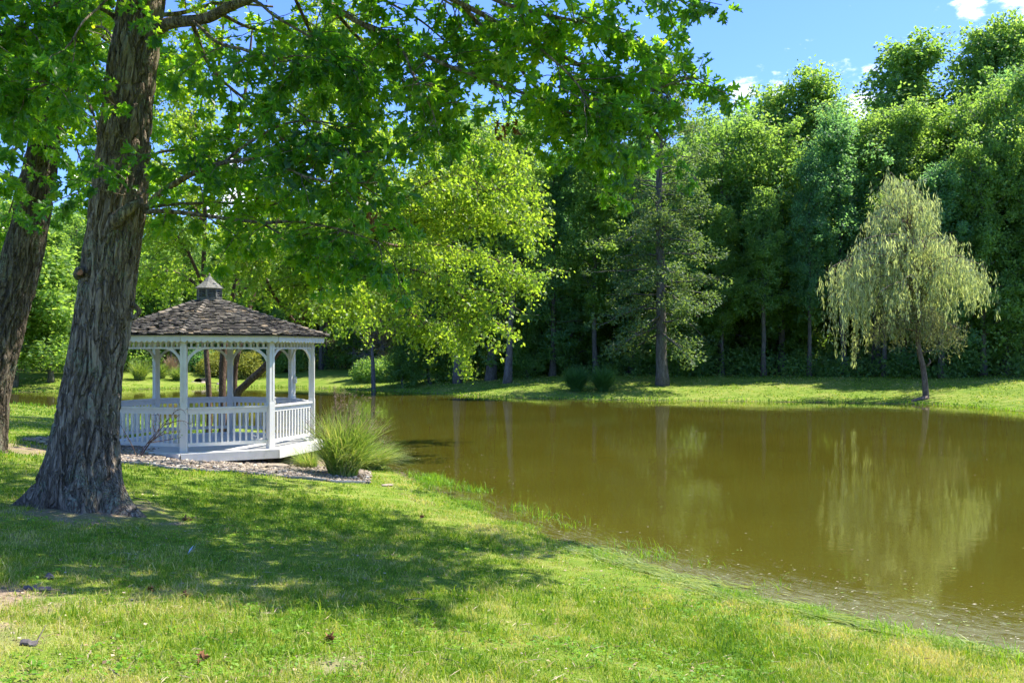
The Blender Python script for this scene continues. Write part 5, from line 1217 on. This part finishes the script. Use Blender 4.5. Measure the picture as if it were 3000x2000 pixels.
def weeds():
    mb = MB(); r = rng
    p, t = shore_points(9000, r); nrm = np.c_[-t[:, 1], t[:, 0]]; cl = vnoise(np.c_[p * 1.6, p[:, :1] * 0], 50)
    ok = (cl > .05 - .25 * r.random(len(p)) ** 2); p, t, nrm, cl = p[ok], t[ok], nrm[ok], cl[ok]; n = len(p)
    off = r.normal(size=n) * .13 + .03; q = p - nrm * 0 ; q = p + np.c_[t[:, 1], -t[:, 0]] * off[:, None]
    z = np.maximum(gz(q[:, 0], q[:, 1]), -.03); h = (.04 + .17 * np.clip(cl, 0, 1) * r.random(n) + .03 * r.random(n))
    blades(mb, np.c_[q, z], h, .006, 1.0)
    # a few broad blades standing in tufts, as on the left near the ornamental grass
    for px, py, k, hh in ((1262, 1385, 160, .26), (1300, 1398, 120, .24), (1235, 1380, 60, .2), (1365, 1415, 60, .26), (1400, 1420, 34, .22), (1530, 1475, 34, .26), (1600, 1495, 30, .22), (1680, 1520, 24, .2), (1840, 1580, 26, .24), (1905, 1610, 50, .26), (1930, 1620, 30, .2), (2050, 1640, 16, .22), (2280, 1700, 12, .24), (2600, 1830, 26, .22), (2640, 1845, 30, .2), (2720, 1860, 12, .22), (2960, 1905, 30, .2), (2985, 1920, 30, .24)):
        c = ground_at(px, py + 22, 6, 30); k = int(k * 1.7); Q = c + rng.normal(size=(k, 3)) * [.17, .12, 0]; Q[:, 2] = np.maximum(gz(Q[:, 0], Q[:, 1]), -.04)
        blades(mb, Q, hh * (.35 + .75 * rng.random(k)), .008 + .004 * (c[1] > 14), .9)
    # far waterline
    i = rng.integers(0, len(SHORE), 5200); f = rng.random(5200)[:, None]; q = SHORE[i] * (1 - f) + SHORE[(i + 1) % len(SHORE)] * f; q = q[q[:, 1] > 30]; n = len(q); q = q + rng.normal(size=(n, 2)) * .12
    leaves(mb, np.c_[q, np.maximum(gz(q[:, 0], q[:, 1]), -.03)], rdir(n) * .5 + [0, 0, 1], rdir(n), .10 + .14 * rng.random(n) ** 2, NAR_V * [1.5, 1, 1], DIA_F)
    tag(mb.build('shore_weeds', M['weed']), 'bright green weeds and taller grass blades along the waterline', 'weeds', kind='stuff')
weeds()
def lawn_weeds():
    mb = MB(); n = 4200; Y = 4.4 + 8 * rng.random(n) ** 1.4; x = rng.uniform(-1, .75, n) * (.58 * Y); ok = (shore_dist(x, Y) > .5) & (vnoise(np.c_[x, Y, x * 0], 60) > .05); x, Y = x[ok], Y[ok]; z = gz(x, Y)
    for a, b, c in zip(x, Y, z):
        k = rng.integers(3, 8); hh = .025 + .04 * rng.random(); Q = np.array([a, b, c]) + rng.normal(size=(k, 3)) * [.022, .022, 0] + [0, 0, hh * .6]
        leaves(mb, Q, rdir(k) * [1, 1, .3], rdir(k) * .3 + [0, 0, 1], .02 + .02 * rng.random(k), DIA_V * [1.3, 1, 1], DIA_F)
    tag(mb.build('lawn_weeds', M['weed']), 'small broad leaved weeds scattered through the near lawn', 'weeds', kind='stuff')
lawn_weeds()

def litter():
    mb = MB(); n = 26000; Y = 4.3 + 9 * rng.random(n) ** 1.3; x = rng.uniform(-1, 1, n) * .58 * Y; d = dirt_amount(x, Y); pn = vnoise(np.c_[x * 1.2, Y * 1.2, x * 0], 61)
    ok = (shore_dist(x, Y) > .15) & (rng.random(n) < .10 + .8 * d + .25 * (pn > .25) * (Y < 7)); x, Y = x[ok], Y[ok]; n = len(x); z = gz(x, Y)
    a = rng.random(n) * 6.28; D = np.c_[np.cos(a), np.sin(a), rng.normal(size=n) * .2]
    leaves(mb, np.c_[x, Y, z + .006 + .018 * rng.random(n)], D, rdir(n) * .5 + [0, 0, 1], .012 + .03 * rng.random(n) ** 2, DIA_V * [1.3, 1, 1.5] * (1, 1, 1), DIA_F)
    n = 2200; Y = rng.uniform(4.3, 12, n); x = rng.uniform(-1, .8, n) * .58 * Y; ok = shore_dist(x, Y) > .3; x, Y = x[ok], Y[ok]; n = len(x); a = rng.random(n) * 6.28
    leaves(mb, np.c_[x, Y, gz(x, Y) + .02 + .02 * rng.random(n)], np.c_[np.cos(a), np.sin(a), rng.normal(size=n) * .15], rdir(n) * .4 + [0, 0, 1], .05 + .10 * rng.random(n), NAR_V * [.3, 1, 1], DIA_F)
    tag(mb.build('leaf_litter', M['litter']), 'dry tan leaf crumbs and straw lying in the near lawn', 'leaf litter', kind='stuff')
def litter_mat():
    m, t, o = mat_new('litter'); k = NT(t); r = k.island()
    c = k.ramp(r, [(0, (.14, .09, .05)), (.3, (.26, .18, .10)), (.6, (.40, .31, .19)), (.85, (.52, .45, .30)), (1, (.30, .14, .07))]); p = principled(k, c, .8, .2); k.l(p.outputs[0], o.inputs[0]); return m
M['litter'] = litter_mat(); litter()

# floating bits, cut grass and scum
def debris():
    mb = MB(); n = 1900; Y = 8 + 40 * rng.random(n) ** 1.9; x = rng.uniform(-.2, .58, n) * Y; 
    p, t = shore_points(4200, rng); d = .05 + 1.9 * rng.random(4200) ** 1.5; q = p + np.c_[-t[:, 1], t[:, 0]] * -d[:, None]; q2 = p + np.c_[-t[:, 1], t[:, 0]] * d[:, None]
    w_ = shore_dist(q[:, 0], q[:, 1]) < 0; q = np.where(w_[:, None], q, q2); near = (p[:, 1] < 12); q = q[near | (rng.random(4200) < .3)]
    x = np.concatenate([x, q[:, 0]]); Y = np.concatenate([Y, q[:, 1]]); cl = vnoise(np.c_[x * .35, Y * .35, x * 0], 70); ok = (shore_dist(x, Y) < -.05) & ((cl > -.3) | (rng.random(len(x)) < .25)); x, Y = x[ok], Y[ok]; n = len(x)
    a = rng.random(n) * .9 - .25; a = np.where(rng.random(n) < .3, rng.random(n) * 6.28, a); D = np.c_[np.cos(a), np.sin(a), 0 * a]; L = (.004 + .030 * rng.random(n) ** 5) * (1 + Y / 26)
    ar = np.where(rng.random(n) < .5, 1.0, .35)
    V = np.array([(0, 0, 0), (-.14, .5, .01), (0, 1, 0), (.14, .5, .01)]); L = np.where(Y < 14, L * 1.25, L)
    leaves(mb, np.c_[x, Y, np.full(n, .006)], D, np.tile([0, 0, 1.], (n, 1)) + rng.normal(size=(n, 3)) * .05, L, V, DIA_F)
    tag(mb.build('floating_debris', M['debris']), 'tiny pale leaves, seeds and bits floating on the brown water', 'debris', kind='stuff')
    mb = MB(); p, t = shore_points(15000, rng); d = rng.normal(size=15000) * .17 - .02; nn = np.c_[-t[:, 1], t[:, 0]]
    sgn = np.where(shore_dist(*(p + nn * .3).T) < 0, 1, -1)[:, None]; q = p + nn * sgn * (d * (.7 + .6 * vnoise(np.c_[p * .9, p[:, :1] * 0], 72)))[:, None]
    ok = (q[:, 1] < 12.5) & (vnoise(np.c_[q * 1.1, q[:, :1] * 0], 71) > -.1 - .5 * rng.random(len(q)) ** 3); q, t = q[ok], t[ok]; n = len(q)
    D = np.c_[t * np.where(rng.random(n) < .5, 1, -1)[:, None] + rng.normal(size=(n, 2)) * .28, rng.normal(size=n) * .04]
    leaves(mb, np.c_[q, np.maximum(gz(q[:, 0], q[:, 1]), 0) + .008 + .02 * rng.random(n)], D, np.tile([0, 0, 1.], (n, 1)) + rng.normal(size=(n, 3)) * .25, .10 + .16 * rng.random(n), NAR_V * [.35, 1, 1], DIA_F)
    tag(mb.build('grass_clippings', M['clipping']), 'long pale green cut grass floating in a band along the near waterline', 'grass clippings', kind='stuff')
M['clipping'] = leaf_mat('cut_grass', [(0, (.20, .30, .06)), (.5, (.34, .44, .14)), (1, (.58, .60, .36))], .3, 1.2, .45, .4, oscale=1.5)
debris()
def scum():
    m = 6 * 5 + 4; P = SHORE[:m]; P = np.concatenate([SHORE[-8:], P]); n = len(P); t = np.gradient(P, axis=0); t /= np.linalg.norm(t, axis=1)[:, None]; nn = np.c_[-t[:, 1], t[:, 0]]
    if shore_dist(*(P[n // 2] + nn[n // 2] * .5).reshape(2, 1))[0] > 0: nn = -nn
    K = 10; wd = np.interp(P[:, 1], [7, 9, 13, 20], [2.6, 2.1, 1.1, .5]); f = np.linspace(-.12, 1, K)
    V = np.stack([P[:, None, 0] + nn[:, None, 0] * wd[:, None] * f, P[:, None, 1] + nn[:, None, 1] * wd[:, None] * f, np.full((n, K), .004)], -1).reshape(-1, 3)
    i = np.arange(n - 1)[:, None] * K; j = np.arange(K - 1)[None]; Q = np.stack([i + j, i + j + 1, i + K + j + 1, i + K + j], -1).reshape(-1, 4)
    mb = MB(); mb.add(V, Q); o = mb.build('pond_scum', M['scum'], smooth=True)
    L = np.concatenate([[0], np.cumsum(np.linalg.norm(np.diff(P, axis=0), axis=1))]); uvs = np.stack([np.repeat(L, K), np.tile(f, n) * np.repeat(wd, K)], -1)
    uv = o.data.uv_layers.new(name='UVMap'); vi = np.empty(len(o.data.loops), np.int32); o.data.loops.foreach_get('vertex_index', vi); uv.data.foreach_set('uv', uvs[vi].astype(np.float32).ravel())
    a = o.data.attributes.new('thick', 'FLOAT', 'POINT'); a.data.foreach_set('value', (np.tile(1 - f * 1.5, n) * np.repeat(np.interp(P[:, 1], [6, 10, 14], [1, .9, .2]), K)).astype(np.float32))
    tag(o, 'thin brownish green scum drifting on the water along the near shore', 'pond scum', kind='stuff')
scum()

# ------------------------------------------------------------------ things lying on the lawn
def dead_leaf(px, py, s, label):
    c = ground_at(px, py); mb = MB()
    for q in range(3):
        D = unit(rng.normal(size=3) * [1, 1, .3]); leaves(mb, [rng.normal(size=3) * s * .15 + [0, 0, .03]], [D], [rng.normal(size=3) * .6 + [0, 0, 1]], s, OAK_V * [1, 1, 2.5], OAK_F)
    o = mb.build('fallen_leaf', M['rusty']); o.location = [float(v) for v in c]; tag(o, label, 'fallen leaf')
for px, py, s, lb in ((553, 1527, .085, 'brown curled dead leaf in the shaded lawn right of the big oak foot'), (72, 1473, .07, 'orange brown dead leaf in front of the left root of the big oak'), (555, 1760, .07, 'brown dead leaf at the sunny edge below the big shade patch'),
                      (950, 1885, .07, 'reddish brown dead leaf among weeds near the bottom of the photo'), (592, 1950, .055, 'brown dead leaf near the bottom edge left of the middle'), (1240, 1520, .06, 'dark dead leaf at the upper edge of the shade patch'), (445, 1735, .05, 'small tan dead leaf on the dry grass strip')):
    dead_leaf(px, py, s, lb)
def chip(px, py, L, W_, rz, label):
    c = ground_at(px, py); mb = MB(); xs = np.linspace(-.5, .5, 7); V = []
    for x in xs:
        w_ = W_ * (1 - 1.6 * abs(x) ** 2) * (1 + .2 * rng.normal()); z = .018 + .012 * rng.normal() * .5
        V += [(x * L, -w_ / 2, z), (x * L, 0, z + .018), (x * L, w_ / 2, z), (x * L, w_ / 2, z - .012), (x * L, 0, z - .004), (x * L, -w_ / 2, z - .012)]
    i = np.arange(6)[:, None] * 6; j = np.arange(6)[None]; Q = np.stack([i + j, i + (j + 1) % 6, i + 6 + (j + 1) % 6, i + 6 + j], -1).reshape(-1, 4); mb.add(V, Q); mb.f += [np.array([[0, 5, 4, 3, 2, 1]]), np.array([[36, 37, 38, 39, 40, 41]])]
    o = mb.build('bark_piece', M['barkchip']); o.location = [float(v) for v in c]; o.rotation_euler = (0, 0, rz); tag(o, label, 'bark piece')
chip(145, 1697, .11, .05, -.9, 'short dark bark piece lying alone in the shade at lower left'); chip(122, 1733, .17, .06, -.2, 'long dark bark piece on the bare patch at lower left'); chip(90, 1738, .10, .04, .2, 'small bark piece beside the long one on the bare patch'); chip(85, 1893, .10, .05, .1, 'dark bark piece in the straw near the bottom left corner')
def stick(pts_, r, label, mt='twig'):
    Ws = [ground_at(a, b) + [0, 0, .025] for a, b in pts_]; mb = MB(); L = smooth_line(Ws, 4); mb.tube(L, np.linspace(r, r * .5, len(L)), 5); tag(mb.build('fallen_twig', M[mt]), label, 'twig')
for p_, r_, lb in (([(320, 1985), (350, 1998)], .007, 'short dark stick at the very bottom of the photo'), ([(108, 1898), (125, 1870), (135, 1850)], .004, 'thin curved twig in the dry grass at lower left'), ([(1290, 1950), (1360, 1955)], .004, 'pale twig lying in the dry grass at bottom centre'),
                   ([(1345, 1858), (1380, 1872)], .004, 'short dark twig in the sunny lawn at bottom centre'), ([(1125, 1778), (1200, 1792)], .005, 'dark twig along the lower edge of the shade patch'), ([(1186, 1765), (1240, 1766)], .005, 'pale twig at the lower right end of the shade patch'), ([(1875, 1790), (1925, 1791)], .005, 'tan stick on the sunny lawn right of centre'),
                   ([(310, 1572), (350, 1570)], .004, 'thin pale twig in the shaded lawn below the big oak'), ([(390, 1465), (430, 1475), (440, 1485)], .008, 'curved root like stick at the right foot of the big oak')):
    stick(p_, r_, lb)
def feather():
    c = ground_at(550, 1632); o = MB(); o.tube([(0, 0, .01), (.05, .03, .06), (.07, .05, .11)], [.001, .001, .0006], 4); leaves(o, [(.0, .0, .02)], [(.07, .05, .11)], [(0, -1, .2)], .10, NAR_V * [.9, 1, 1], DIA_F)
    q = o.build('feather', M['feather']); q.location = [float(v) for v in c]; tag(q, 'white feather stuck in the shaded lawn below the big oak', 'feather')
M['feather'] = flat_mat('feather_white', (.62, .65, .7), .7, .1); feather()
print('done building')
